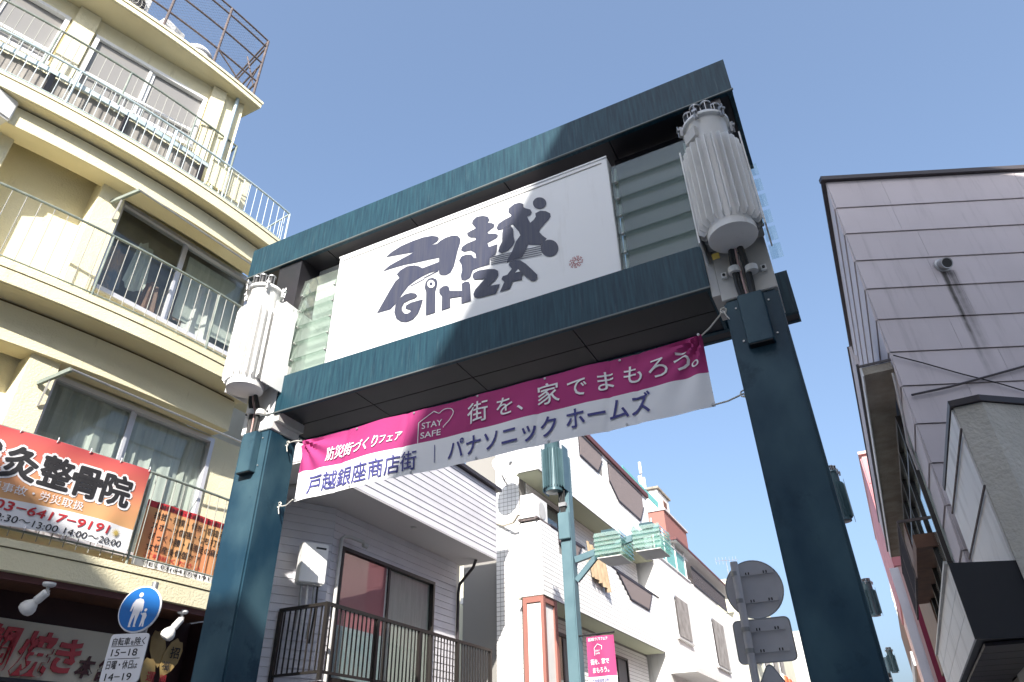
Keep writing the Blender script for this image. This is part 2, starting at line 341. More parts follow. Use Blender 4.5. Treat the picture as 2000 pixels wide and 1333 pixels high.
def flat(name, polys, m, parent, fn3, lift0=0.0, dl=0.0004):
    """printed shapes: every outline is a flat sheet a hair above the one before"""
    mb = MB()
    for i, p in enumerate(polys):
        mb.add([fn3(x, z, lift0 + i * dl) for x, z in p], [tuple(range(len(p)))])
    me = bpy.data.meshes.new(name); me.from_pydata(mb.v, [], mb.f); me.materials.append(M[m])
    bm = bmesh.new(); bm.from_mesh(me); bmesh.ops.triangulate(bm, faces=bm.faces); bm.to_mesh(me); bm.free()
    return link(name, me, parent)

def tiles(name, rects, m, parent, pitch=0.11, gap=0.013, th=0.008, skip=None):
    """wall tiles as real pieces joined into one part; rects: (origin, u, v, n, width, height)"""
    vs = []; fs = []
    for org, u, v, n, wd, ht in rects:
        org, u, v, n = (np.array(q, float) for q in (org, u, v, n))
        nu, nv = max(1, int(round(wd / pitch))), max(1, int(round(ht / pitch))); pu, pv = wd / nu, ht / nv
        for i in range(nu):
            for j in range(nv):
                a, b = i * pu + gap / 2, (i + 1) * pu - gap / 2; c, d = j * pv + gap / 2, (j + 1) * pv - gap / 2
                if skip and skip(org + u * (a + b) / 2 + v * (c + d) / 2): continue
                o = len(vs); P = [org + u * x + v * y for x, y in ((a, c), (b, c), (b, d), (a, d))]
                vs += [tuple(p) for p in P] + [tuple(p + n * th) for p in P]
                fs += [(o + 4, o + 5, o + 6, o + 7)] + [(o + k, o + (k + 1) % 4, o + 4 + (k + 1) % 4, o + 4 + k) for k in range(4)]
    me = bpy.data.meshes.new(name); me.from_pydata(vs, [], fs); me.materials.append(M[m]); me.update()
    return tag(link(name, me, parent), kind='stuff')

def window(parent, p0, p1, z0, z1, n, fr='alu', pane='pane', split=(0.5,), back='curtain', fw=0.045, depth=0.09, wave=True, bars=(), inset=0.10, name='window'):
    """sliding window in a vertical wall from p0 to p1 (plan points), outward normal n; frame part with pane and curtain sub-parts"""
    p0, p1 = Vector((*p0, 0)), Vector((*p1, 0)); u = (p1 - p0); L = u.length; u.normalize(); n = Vector((*n, 0)).normalized()
    Z = Vector((0, 0, 1)); mb = MB(); c = lambda s, z, d: p0 + u * s + Z * z + n * d
    def strip(s0, s1, a, b, d0, d1): mb.obox(c((s0 + s1) / 2, (a + b) / 2, (d0 + d1) / 2), u * (s1 - s0) / 2, n * (d1 - d0) / 2, Z * (b - a) / 2)
    strip(0, L, z1 - fw, z1, -depth, 0.03); strip(-0.02, L + 0.02, z0 - 0.01, z0 + fw, -depth, 0.05)
    strip(0, fw, z0 + fw, z1 - fw, -depth, 0.03); strip(L - fw, L, z0 + fw, z1 - fw, -depth, 0.03)
    cuts = [0] + [s * L for s in split] + [L]
    for s in cuts[1:-1]:
        strip(s - fw * 0.8, s - 0.004, z0 + fw, z1 - fw, -0.035, 0.0); strip(s + 0.004, s + fw * 0.8, z0 + fw, z1 - fw, -0.060, -0.025)
    for zb in bars: strip(fw, L - fw, zb - 0.025, zb + 0.025, -0.05, 0.005)
    w = mb.build(name, fr, parent)
    for i in range(len(cuts) - 1):
        a, b = cuts[i] + fw * 0.7, cuts[i + 1] - fw * 0.7; d = -0.02 if i % 2 == 0 else -0.045
        pb = MB(); pb.obox(c((a + b) / 2, (z0 + z1) / 2, d), u * (b - a) / 2, n * 0.003, Z * ((z1 - z0) / 2 - fw * 0.8)); pb.build('pane', pane, w)
    if back:
        cb = MB(); N = 60; vs = []; 
        for i in range(N + 1):
            s = fw + (L - 2 * fw) * i / N; dd = -inset - 0.05 - (0.022 * math.sin(i * 0.9) + 0.012 * math.sin(i * 2.3 + 1) if wave else 0)
            vs += [c(s, z0 + 0.02, dd), c(s, z1 - 0.02, dd)]
        cb.add(vs, [(2 * i, 2 * i + 2, 2 * i + 3, 2 * i + 1) for i in range(N)]); cb.build('curtain', back, w, smooth=True)
    return w

def wall_holes(name, m, parent, p0, p1, z0, z1, n, th, holes=()):
    """straight vertical wall from p0 to p1 with rectangular openings (s0, s1, za, zb)"""
    p0, p1 = Vector((*p0, 0)), Vector((*p1, 0)); u = p1 - p0; L = u.length; u.normalize(); n = Vector((*n, 0)).normalized(); Z = Vector((0, 0, 1)); mb = MB()
    ss = sorted({0, L} | {h[0] for h in holes} | {h[1] for h in holes}); zz = sorted({z0, z1} | {h[2] for h in holes} | {h[3] for h in holes})
    for i in range(len(ss) - 1):
        run = None
        for j in range(len(zz) - 1):
            sm, zm = (ss[i] + ss[i + 1]) / 2, (zz[j] + zz[j + 1]) / 2
            solid = not any(h[0] < sm < h[1] and h[2] < zm < h[3] for h in holes)
            if solid: run = (run[0], zz[j + 1]) if run else (zz[j], zz[j + 1])
            if run and (not solid or j == len(zz) - 2):
                mb.obox(p0 + u * sm + Z * (run[0] + run[1]) / 2 - n * th / 2, u * (ss[i + 1] - ss[i]) / 2, n * th / 2, Z * (run[1] - run[0]) / 2); run = None
    return mb.build(name, m, parent)

# ================================================================ the setting
g = MB(); g.add([(-400, -400, 0), (400, -400, 0), (400, 1200, 0), (-400, 1200, 0)], [(0, 1, 2, 3)])
tag(g.build('road', 'asphalt'), kind='structure')
g = MB(); g.box(-7.6, -5.9, -3, 60, 0, 0.12); g.box(0.5, 1.3, 5, 60, 0, 0.12); tag(g.build('pavement', 'grey_block'), kind='structure')

# buildings beside and behind the viewer whose roofs shade the gate's right half and the street's right side
t = thing('office_block', 'plain grey block standing to the right of the viewer, outside the frame', 'building', (5, -4, 0))
g = MB(); g.box(2.62, 14, -14, 4.6, 0, 14.32); g.build('wall', 'grey_block', t)
g = MB(); g.box(2.60, 14.1, -14.1, 4.62, 14.33, 14.44); g.build('coping', 'dark_trim', t)
t = thing('corner_house', 'plain grey house behind the viewer across the junction, outside the frame', 'building', (-3, -14, 0))
g = MB(); g.box(-0.6, 2.5, -22, -10.3, 0, 12.9); g.box(-14, -0.601, -22, -10.3, 0, 13.62); g.build('wall', 'grey_block', t)
g = MB(); g.box(-0.55, 2.55, -22.1, -10.28, 12.91, 13.0); g.build('coping', 'dark_trim', t)

# ================================================================ entrance gate
GATE = thing('entrance_gate', 'teal shopping street gate with a white lettered sign between its beams', 'gate', (-2.7, 4.7, 0))
PR, PL = -0.23, -5.115            # post centre lines
for cx in (PL, PR):
    g = MB(); g.box(cx - 0.197, cx + 0.197, 4.5, 4.885, 0, 4.64); p = g.build('post', 'teal_post', GATE, bevel=0.018)
    g = MB(); g.box(cx - 0.26, cx + 0.26, 4.44, 4.945, 0.0, 0.02); g.build('base_plate', 'teal_post', p)
    g = MB(); g.box(cx - 0.17, cx + 0.17, 4.52, 4.87, 6.131, 6.86); g.build('post_core', 'dark_panel', GATE)
    g = MB(); g.box(cx - 0.203, cx + 0.203, 4.494, 4.891, 4.642, 6.13); g.build('post_head', 'white_metal' if cx == PL else 'grey_metal', GATE, bevel=0.006)  # white head on the sunlit post; shade on the other painted as grey
# top beam: fascias, ends, lid, recessed soffit panels
g = MB()
g.box(-5.79, 0.06, 4.50, 4.54, 6.84, 7.29); g.box(-5.79, 0.06, 5.52, 5.56, 6.84, 7.29)
g.box(-5.788, -5.75, 4.541, 5.519, 6.841, 7.288); g.box(0.02, 0.058, 4.541, 5.519, 6.841, 7.288)
g.box(-5.78, 0.05, 4.545, 5.515, 7.25, 7.285); TB = g.build('top_beam', 'teal', GATE)
g = MB(); g.box(-5.80, 0.07, 4.485, 4.500, 6.838, 6.852); g.build('edge_trim', 'trim', TB)
n = 5
for i in range(n):
    a = -5.75 + i * (5.77 / n)
    g = MB(); g.box(a + 0.006, a + 5.77 / n - 0.006, 4.545, 5.515, 6.855, 6.87); g.build('soffit_panel', 'dark_panel', TB)
# lower beam
g = MB()
g.box(-5.10, -0.50, 4.50, 4.535, 4.80, 5.23); g.box(-5.17, 0.07, 5.15, 5.19, 4.80, 5.22); g.box(-5.17, 0.07, 5.29, 5.33, 4.80, 5.22)
g.box(-5.098, -5.07, 4.536, 5.149, 4.802, 5.228); g.box(-0.53, -0.502, 4.536, 5.149, 4.802, 5.228)
g.box(-5.09, -0.51, 4.54, 5.145, 5.19, 5.226); LB = g.build('lower_beam', 'teal', GATE)
g = MB(); g.box(-5.105, -0.495, 4.487, 4.5, 4.798, 4.811); g.build('edge_trim', 'trim', LB)
for i in range(4):
    a = -5.07 + i * 1.135
    for y0, y1 in ((4.54, 4.84), (4.852, 5.148)):
        g = MB(); g.box(a + 0.005, a + 1.13, y0, y1, 4.812, 4.825); g.build('soffit_panel', 'dark_panel', LB)
g = MB(); g.box(-5.16, 0.06, 5.192, 5.288, 4.803, 4.815); g.build('soffit_panel', 'dark_panel', LB)
for x0 in (-0.498, -4.912): g = MB(); g.box(x0, x0 + 0.062, 4.515, 4.88, 4.72, 5.35); g.build('gusset', 'grey_metal', GATE)
# sign box
g = MB(); g.box(-4.37, -1.18, 4.53, 4.72, 5.236, 6.645); SG = g.build('sign_panel', 'sign_white', GATE, bevel=0.006)
g = MB(); g.box(-4.31, -1.235, 4.522, 4.53, 6.575, 6.583); g.build('sign_groove', 'grey_metal', SG)
g = MB(); g.box(-4.372, -1.178, 4.521, 4.531, 6.63, 6.648); g.build('sign_lip', 'sign_white', SG)
g = MB()
for i in range(8): g.lathe([(0.007, 0), (0.007, 0.006), (0.003, 0.009)], (-1.18, 4.6, 5.32 + i * 0.17), 8, (1, 0, 0))
tag(g.build('rivet_row', 'grey_metal', SG), kind='stuff')
LOGOFN = lambda x, z, l: (x, 4.5295 - 0.002 - l, z)
LOGO=[[(-3.72,6.394),(-3.639,6.443),(-3.521,6.476),(-3.38,6.485),(-3.241,6.481),(-3.13,6.455),(-3.061,6.413),(-3.044,6.376),(-3.064,6.344),(-3.137,6.324),(-3.231,6.31),(-3.354,6.315),(-3.51,6.349),(-3.64,6.375)],
[(-3.744,6.204),(-3.657,6.256),(-3.519,6.286),(-3.357,6.316),(-3.26,6.337),(-3.097,6.323),(-3.016,6.312),(-3.007,6.111),(-3.14,6.134),(-3.303,6.158),(-3.469,6.188),(-3.638,6.201)],
[(-3.095,6.3),(-3.031,6.341),(-2.965,6.358),(-2.885,6.355),(-2.819,6.324),(-2.784,6.268),(-2.787,6.211),(-2.811,6.126),(-2.832,6.021),(-2.852,5.93),(-2.888,5.867),(-2.938,5.854),(-2.997,5.876),(-3.024,5.911),(-3.04,6.263)],
[(-3.758,5.669),(-3.694,5.783),(-3.624,5.906),(-3.558,6.01),(-3.512,6.037),(-3.551,6.098),(-3.506,6.136),(-3.425,6.157),(-3.328,6.134),(-3.272,6.098),(-3.229,6.057),(-3.025,6.064),(-3.02,5.952),(-3.131,5.958),(-3.222,5.946),(-3.3,5.923),(-3.384,5.883),(-3.452,5.809),(-3.512,5.719),(-3.587,5.659)],
[(-3.208,5.926),(-3.037,5.955),(-3.028,5.941),(-3.199,5.91)],
[(-3.364,5.88),(-3.2,5.91),(-3.196,5.899),(-3.356,5.869)],
[(-2.652,6.414),(-2.646,6.456),(-2.595,6.487),(-2.524,6.469),(-2.467,6.43),(-2.448,6.377),(-2.467,6.348),(-2.423,6.326),(-2.391,6.293),(-2.398,6.26),(-2.454,6.233),(-2.473,6.219),(-2.454,6.197),(-2.387,6.171),(-2.352,6.14),(-2.36,6.107),(-2.436,6.089),(-2.471,6.082),(-2.455,6.026),(-2.387,6.026),(-2.361,6.023),(-2.37,5.936),(-2.382,5.899),(-2.443,5.889),(-2.449,5.802),(-2.57,5.808),(-2.631,5.804),(-2.66,5.72),(-2.715,5.707),(-2.759,5.73),(-2.769,5.788),(-2.755,5.851),(-2.764,5.924),(-2.794,5.985),(-2.766,6.03),(-2.709,6.032),(-2.652,6.006),(-2.62,5.952),(-2.598,5.943),(-2.609,6.01),(-2.66,6.063),(-2.735,6.075),(-2.774,6.112),(-2.763,6.15),(-2.712,6.173),(-2.636,6.178),(-2.604,6.18),(-2.611,6.211),(-2.662,6.233),(-2.701,6.271),(-2.708,6.311),(-2.67,6.324),(-2.606,6.334),(-2.626,6.372)],
[(-2.37,6.234),(-2.349,6.283),(-2.287,6.307),(-2.213,6.319),(-2.201,6.335),(-2.236,6.388),(-2.229,6.437),(-2.173,6.469),(-2.112,6.463),(-2.07,6.425),(-2.066,6.378),(-2.043,6.353),(-1.996,6.317),(-1.982,6.275),(-1.998,6.246),(-2.034,6.24),(-2.018,6.19),(-2.002,6.147),(-1.966,6.167),(-1.941,6.199),(-1.945,6.244),(-1.892,6.254),(-1.835,6.224),(-1.791,6.176),(-1.788,6.132),(-1.813,6.1),(-1.854,6.069),(-1.903,6.02),(-1.915,5.991),(-1.884,5.936),(-1.841,5.878),(-1.865,5.854),(-1.906,5.824),(-2.035,5.883),(-2.072,5.803),(-2.102,5.755),(-2.212,5.765),(-2.265,5.745),(-2.253,5.794),(-2.21,5.858),(-2.161,5.976),(-2.112,6.032),(-2.128,6.088),(-2.168,6.162),(-2.191,6.207),(-2.227,6.209),(-2.288,6.191),(-2.35,6.196)],
[(-2.295,6.19),(-2.215,6.203),(-2.186,6.141),(-2.185,6.055),(-2.172,5.98),(-2.197,5.935),(-2.245,5.893),(-2.316,5.887),(-2.352,5.929),(-2.339,5.979),(-2.309,6.036),(-2.307,6.149)],
[(-1.823,6.322),(-1.827,6.301),(-1.838,6.284),(-1.855,6.274),(-1.875,6.273),(-1.897,6.279),(-1.919,6.292),(-1.938,6.312),(-1.953,6.336),(-1.962,6.362),(-1.965,6.387),(-1.961,6.409),(-1.949,6.426),(-1.933,6.436),(-1.912,6.438),(-1.89,6.431),(-1.868,6.417),(-1.849,6.397),(-1.834,6.373),(-1.825,6.347)],
[(-1.732,5.717),(-1.736,5.693),(-1.746,5.673),(-1.761,5.658),(-1.78,5.649),(-1.801,5.648),(-1.824,5.653),(-1.846,5.665),(-1.866,5.683),(-1.884,5.706),(-1.897,5.733),(-1.905,5.76),(-1.906,5.788),(-1.902,5.813),(-1.892,5.833),(-1.877,5.849),(-1.858,5.857),(-1.836,5.859),(-1.813,5.853),(-1.791,5.84),(-1.77,5.821),(-1.753,5.798),(-1.741,5.772),(-1.733,5.744)],
[(-2.443,5.893),(-1.895,5.815),(-1.895,5.806),(-2.443,5.883)],
[(-2.44,5.87),(-1.896,5.789),(-1.897,5.78),(-2.44,5.86)],
[(-2.438,5.847),(-1.897,5.763),(-1.898,5.754),(-2.438,5.838)],
[(-2.435,5.824),(-1.899,5.737),(-1.899,5.728),(-2.435,5.815)],
[(-2.433,5.802),(-1.9,5.711),(-1.9,5.702),(-2.433,5.792)],
[(-3.264,5.715),(-3.289,5.754),(-3.35,5.784),(-3.424,5.789),(-3.488,5.757),(-3.527,5.69),(-3.534,5.604),(-3.501,5.517),(-3.437,5.459),(-3.37,5.434),(-3.296,5.443),(-3.243,5.493),(-3.214,5.567),(-3.195,5.65),(-3.335,5.658),(-3.393,5.644),(-3.402,5.607),(-3.341,5.57),(-3.333,5.546),(-3.365,5.534),(-3.405,5.547),(-3.437,5.592),(-3.445,5.635),(-3.422,5.682),(-3.357,5.697),(-3.291,5.697)],
[(-3.15,5.439),(-3.163,5.727),(-3.184,5.789),(-3.177,5.856),(-3.14,5.887),(-3.094,5.881),(-3.047,5.843),(-3.032,5.796),(-3.042,5.738),(-3.053,5.701),(-3.04,5.438)],
[(-2.972,5.437),(-2.973,5.606),(-3.006,5.658),(-3.009,5.706),(-2.965,5.727),(-2.921,5.719),(-2.894,5.685),(-2.886,5.642),(-2.749,5.593),(-2.754,5.681),(-2.715,5.693),(-2.672,5.675),(-2.655,5.632),(-2.647,5.44),(-2.752,5.44),(-2.754,5.529),(-2.877,5.552),(-2.87,5.439)],
[(-2.636,5.725),(-2.624,5.761),(-2.569,5.774),(-2.473,5.753),(-2.389,5.722),(-2.354,5.686),(-2.355,5.633),(-2.39,5.587),(-2.461,5.548),(-2.338,5.523),(-2.38,5.429),(-2.567,5.443),(-2.608,5.465),(-2.621,5.508),(-2.603,5.554),(-2.544,5.604),(-2.496,5.646),(-2.556,5.662),(-2.611,5.678)],
[(-2.339,5.433),(-2.29,5.531),(-2.32,5.574),(-2.306,5.604),(-2.259,5.604),(-2.209,5.657),(-2.242,5.716),(-2.23,5.747),(-2.178,5.751),(-2.121,5.725),(-2.065,5.661),(-2.001,5.565),(-1.954,5.49),(-1.953,5.451),(-1.979,5.429),(-2.017,5.441),(-2.06,5.497),(-2.103,5.558),(-2.11,5.49),(-2.206,5.507),(-2.236,5.432)]]
LOGO_W=[[(-3.061,5.786),(-3.063,5.768),(-3.072,5.755),(-3.086,5.75),(-3.103,5.752),(-3.12,5.762),(-3.135,5.778),(-3.146,5.798),(-3.15,5.819),(-3.148,5.837),(-3.139,5.85),(-3.125,5.856),(-3.108,5.853),(-3.091,5.843),(-3.076,5.827),(-3.065,5.807)],[(-2.176,5.595),(-2.141,5.624),(-2.122,5.588)]]
LOGO_D=[[(-3.086,5.795),(-3.088,5.785),(-3.095,5.779),(-3.104,5.78),(-3.114,5.786),(-3.122,5.797),(-3.125,5.81),(-3.123,5.82),(-3.116,5.825),(-3.107,5.825),(-3.097,5.818),(-3.089,5.807)]]
LG = flat('lettering', LOGO, 'logo', SG, LOGOFN, 0.0, 0.0003)
flat('lettering_counter', LOGO_W, 'sign_white', SG, LOGOFN, 0.0095); flat('lettering_dot', LOGO_D, 'logo', SG, LOGOFN, 0.0105)
em = []
for i in range(28):
    a = i / 28 * 6.2832
    for r0, r1, w in ((0.018, 0.030, 0.0035), (0.036, 0.048, 0.004), (0.053, 0.067, 0.004)):
        if (i + int(r0 * 1000)) % 3 == 0: continue
        c, s_ = math.cos(a), math.sin(a)
        em.append([(-1.576 + c * r0 - s_ * w, 5.497 + s_ * r0 + c * w), (-1.576 + c * r1 - s_ * w, 5.497 + s_ * r1 + c * w), (-1.576 + c * r1 + s_ * w, 5.497 + s_ * r1 - c * w), (-1.576 + c * r0 + s_ * w, 5.497 + s_ * r0 - c * w)])
flat('emblem', em, 'emblem_red', SG, LOGOFN, 0, 0)
# backing plates: sunlight painted white behind the left louvres, shade dark behind the right
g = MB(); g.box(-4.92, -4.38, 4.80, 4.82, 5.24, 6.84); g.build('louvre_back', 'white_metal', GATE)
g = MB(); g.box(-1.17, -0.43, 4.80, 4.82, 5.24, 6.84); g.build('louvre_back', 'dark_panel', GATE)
def louvre(x0, x1, zlist, yb, bx):
    for z in zlist:
        g = MB(); g.obox(((x0 + x1) / 2, yb, z), ((x1 - x0) / 2, 0, 0), Vector((0, -0.020, -0.122)), Vector((0, 0.004, -0.0007))); lv = g.build('glass_louvre', 'louvre', GATE)
        g = MB()
        for b in bx: g.prism([(b, yb - 0.030, z - 0.13), (b, yb - 0.005, z - 0.138), (b, yb + 0.06, z - 0.05), (b, yb + 0.05, z + 0.09), (b, yb + 0.03, z + 0.10), (b, yb - 0.012, z - 0.10)], (0.02, 0, 0))
        tag(g.build('clip', 'grey_metal', lv), kind='stuff')
zl = [5.36 + i * 0.212 for i in range(6)]
louvre(-4.905, -4.385, zl, 4.57, (-4.88, -4.42)); louvre(-1.165, -0.44, zl, 4.57, (-1.14, -0.47))
for i in range(6):
    g = MB(); g.obox((0.035, 5.22, 5.5 + i * 0.2), (0.05, 0, 0), Vector((0, -0.03, -0.10)), Vector((0, 0.004, -0.0012))); g.build('glass_louvre', 'clear_fin', GATE)

# ---- transformers on the posts
fin = MB(); fin.prism([(0.165, -0.004, 0.03), (0.20, -0.004, 0.0), (0.235, -0.004, 0.03), (0.235, -0.004, 0.83), (0.222, -0.004, 0.86), (0.165, -0.004, 0.90)], (0, 0.008, 0))
def transformer(x, y, z, body, label, fins=23, finmesh=None):
    T = thing('pole_transformer', label, 'transformer', (x, y, z), 'finned transformers on the posts')
    g = MB(); g.lathe([(0.0, 0.0), (0.172, 0.0), (0.180, 0.004), (0.180, 0.06), (0.166, 0.075), (0.166, 1.19), (0.172, 1.20)], (x, y, z), 40); g.build('tank', body, T, smooth=True)
    g = MB(); g.lathe([(0.188, 1.195), (0.196, 1.20), (0.196, 1.225), (0.185, 1.24), (0.05, 1.285), (0, 1.287)], (x, y, z), 40); ld_ = g.build('lid', body, T, smooth=True)
    for k in range(6):
        a = k / 6 * 6.2832 + 0.35; c, s_ = math.cos(a), math.sin(a); e, tn = Vector((c, s_, 0)), Vector((-s_, c, 0)); o = Vector((x, y, z))
        g = MB(); g.obox(o + e * 0.205 + Vector((0, 0, 1.20)), e * 0.012, tn * 0.014, (0, 0, 0.055)); g.obox(o + e * 0.225 + Vector((0, 0, 1.22)), e * 0.012, tn * 0.02, (0, 0, 0.012)); g.tube([o + e * 0.228 + Vector((0, 0, 1.14)), o + e * 0.228 + Vector((0, 0, 1.27))], 0.006, 6); g.build('clamp', 'steel', ld_)
    for k in range(4):
        a = -2.6 + k * 0.72; o = Vector((x + math.cos(a) * 0.125, y + math.sin(a) * 0.125, z))
        g = MB(); g.lathe([(0.036, 1.24), (0.036, 1.36), (0.03, 1.37)], o, 14); b_ = g.build('bushing', 'black', T, smooth=True)
        g = MB(); g.lathe([(0.043, 1.355), (0.046, 1.36), (0.046, 1.372), (0.02, 1.376)], o, 14)
        for q in range(4): g.tube([o + Vector((math.cos(q * 1.57) * 0.042, math.sin(q * 1.57) * 0.042, 1.24)), o + Vector((math.cos(q * 1.57) * 0.042, math.sin(q * 1.57) * 0.042, 1.36))], 0.004, 5)
        g.build('bushing_guard', 'steel', b_)
    fm = fin.mesh('cooling_fin', body)
    for k in range(fins):
        link('cooling_fin', fm, T, (x, y, z + 0.07), (0, 0, k / fins * 6.2832))
    for sx in (-1, 1):
        g = MB(); g.box(x + sx * 0.243 - 0.006, x + sx * 0.243 + 0.006, y - 0.03, y + 0.27, z + 0.03, z + 1.02); g.build('side_rail', body, T)
    return T
TR1 = transformer(PL, 4.25, 5.0, 'white_metal', 'sunlit white finned transformer on the left gate post')
TR2 = transformer(PR, 4.25, 5.0, 'white_metal', 'shaded white finned transformer on the right gate post')
g = MB(); g.obox((PR - 0.115, 4.25 - 0.142, 6.04), (0.05, -0.04, 0), (0, 0, 0.055), (0.010, 0.0125, 0)); g.build('nameplate', 'grey_metal', TR2)
g = MB(); g.box(PR - 0.19, PR - 0.135, 4.36, 4.365, 4.945, 5.0); g.build('tag', 'yellow_tag', TR2)
for cx, T, mm in ((PL, TR1, 'white_metal'), (PR, TR2, 'grey_metal')):  # right mounting box coloured grey to stand in for its shade
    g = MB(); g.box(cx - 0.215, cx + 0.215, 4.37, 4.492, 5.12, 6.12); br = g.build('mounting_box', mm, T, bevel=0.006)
    g = MB(); g.prism([(cx + 0.2155, 4.40, 5.52), (cx + 0.2155, 4.425, 5.50), (cx + 0.2155, 4.47, 5.535), (cx + 0.2155, 4.472, 5.56), (cx + 0.2155, 4.445, 5.58), (cx + 0.2155, 4.40, 5.55)], (0.003, 0, 0)); g.build('slot', 'dark_panel', br)
    g = MB()
    for y_, z_ in ((4.41, 5.17), (4.44, 5.9)): g.lathe([(0.016, 0), (0.016, 0.012), (0.008, 0.016)], (cx + 0.2155, y_, z_), 6, (1, 0, 0))
    g.build('bolt', 'steel', br)
# cables, clamps and cover boxes under the transformers
for cx, lab, nm in ((PL, 'bundle of black cables below the white transformer, left gate post', 0), (PR, 'bundle of black cables below the white transformer, right gate post', 1)):
    T = thing('cable_bundle', lab, 'cable', (cx, 4.42, 4.6), 'cables on the gate posts')
    for dx, r, m in ((-0.065, 0.019, 'black'), (-0.045, 0.013, 'black'), (0.02, 0.016, 'black'), (0.035, 0.02, 'black'), (-0.02, 0.009, 'cable_pink')):
        g = MB(); g.tube([(cx + dx * 0.5, 4.36, 5.06), (cx + dx * 0.9, 4.40, 4.95), (cx + dx, 4.45, 4.85), (cx + dx, 4.455, 4.72), (cx + dx * 0.8, 4.45, 4.57)], r, 8); g.build('cable', m, T, smooth=True)
    for dx, dz in ((-0.06, 0.03), (0.06, 0.0)):
        g = MB(); g.lathe([(0.040, 0), (0.047, 0.0), (0.047, 0.05), (0.040, 0.05)], (cx + dx, 4.452, 4.80 + dz), 16); g.box(cx + dx - 0.085 * (1 if dx < 0 else -1) - 0.02, cx + dx - 0.085 * (1 if dx < 0 else -1) + 0.02, 4.466, 4.488, 4.80 + dz, 4.85 + dz); cl = g.build('clamp', 'white_metal', T, smooth=True)
        g = MB(); g.lathe([(0.012, 0), (0.012, 0.01)], (cx + dx - 0.085 * (1 if dx < 0 else -1), 4.466, 4.825 + dz), 6, (0, -1, 0)); g.build('bolt', 'black', cl)
    g = MB(); b0 = [(cx - 0.095, 4.498), (cx - 0.085, 4.425), (cx + 0.085, 4.425), (cx + 0.095, 4.498)]
    g.prism([(a, b, 4.19) for a, b in b0], (0, 0, 0.42)); bx = g.build('cover_box', 'teal_post', T, bevel=0.004)
    g = MB(); g.box(cx - 0.08, cx + 0.08, 4.432, 4.494, 4.183, 4.1895); g.build('box_opening', 'black', bx)
    g = MB()
    for sx in (-1, 1):
        for z_ in (4.26, 4.55): g.lathe([(0.008, 0), (0.008, 0.008)], (cx + sx * 0.118, 4.499, z_), 6, (0, -1, 0))
    g.build('screw', 'steel', bx)

# ---- magenta and white banner under the gate
BX0, BX1, BZ0, BZ1 = -4.63, -0.655, 3.885, 4.505
def cloth(p):
    x, z = p[0], p[2]; t = (x - BX0) / (BX1 - BX0); v = (BZ1 - z) / (BZ1 - BZ0)
    d = 0.010 * math.sin(t * 17 + v * 1.5) + 0.004 * math.sin(t * 47 + 2 * v) + 0.003 * math.sin(v * 9 + t * 30)
    for c in (0.14, 0.315, 0.49, 0.655, 0.81, 0.87): d += 0.010 * math.exp(-((t - c + 0.02 * v) / 0.006) ** 2)
    for (cx_, cz_) in ((1.0, 0.0), (0.0, 0.0)):
        rr_ = math.hypot((t - cx_) * 6.4, v - cz_); an = math.atan2(v - cz_, abs(t - cx_) * 6.4); d += 0.035 * math.exp(-rr_ / 0.55) * math.sin(an * 13)
    sag = 0.012 * abs(math.sin(t * math.pi * 4)) * (1 - v) + 0.006 * math.sin(t * math.pi * 5) * v
    return Vector((x, p[1] + d, z - sag))
BT = thing('street_banner', 'magenta and white cloth banner tied between the gate posts', 'banner', (-2.64, 4.66, 3.88))
g = MB(); NX, NZ = 220, 26; vs = []
for j in range(NZ + 1):
    for i in range(NX + 1): vs.append(cloth((BX0 + (BX1 - BX0) * i / NX, 4.66, BZ1 - (BZ1 - BZ0) * j / NZ)))
fs = []; mi = []
for j in range(NZ):
    for i in range(NX): fs.append((j * (NX + 1) + i, (j + 1) * (NX + 1) + i, (j + 1) * (NX + 1) + i + 1, j * (NX + 1) + i + 1)); mi.append(0 if j < 14 else 1)
g.v = [tuple(v) for v in vs]; g.f = fs; g.mi = mi
cl = g.build('cloth', ['banner_pink', 'banner_white'], BT, smooth=True)
wx, wz = (1, 0, 0), (0, 0, 1)
def btext(body, x, z, w, h, m, **k): return text('lettering', body, m, cl, (x, 4.654, z), wx, wz, w, h, fn=cloth, **k)
btext('防災街づくり', -4.30, 4.23, 0.62, 0.135, 'text_white', bold=0.018, shear=0.25)
btext('フェア', -3.66, 4.245, 0.24, 0.10, 'text_white', bold=0.016, shear=0.2)
btext('STAY', -3.21, 4.295, 0.205, 0.085, 'text_white', bold=0.008); btext('SAFE', -3.22, 4.20, 0.205, 0.085, 'text_white', bold=0.008)
def stroke(pts, w, m, par, y, fn=None):
    polys = []
    for (a, b), (c, d) in zip(pts[:-1], pts[1:]):
        L = math.hypot(c - a, d - b) or 1; nx, nz = -(d - b) / L * w / 2, (c - a) / L * w / 2; polys.append([(a + nx, b + nz), (c + nx, d + nz), (c - nx, d - nz), (a - nx, b - nz)])
    return flat('icon', polys, m, par, (lambda x, z, l: fn((x, y - l, z))) if fn else (lambda x, z, l: (x, y - l, z)), 0.0, 0.0003)
heart = [(-3.245, 4.165), (-3.245, 4.37), (-3.09, 4.455), (-3.04, 4.425)] + [(-2.965 + 0.075 * math.cos(a), 4.40 + 0.055 * math.sin(a)) for a in [2.6, 2.2, 1.8, 1.4, 1.0, 0.6, 0.1, -0.4]] + [(-2.93, 4.33), (-2.99, 4.28), (-2.985, 4.27)]
stroke(heart, 0.008, 'text_white', cl, 4.652, cloth)
for ch, x in zip('街を、家でまもろう。', (-2.76, -2.47, -2.27, -2.08, -1.81, -1.55, -1.33, -1.12, -0.92, -0.77)):
    btext(ch, x + (0.02 if ch != '。' else 0), 4.235 if ch not in '、。' else 4.235, None, 0.215 if ch in '街家' else 0.195, 'text_white', bold=0.008)
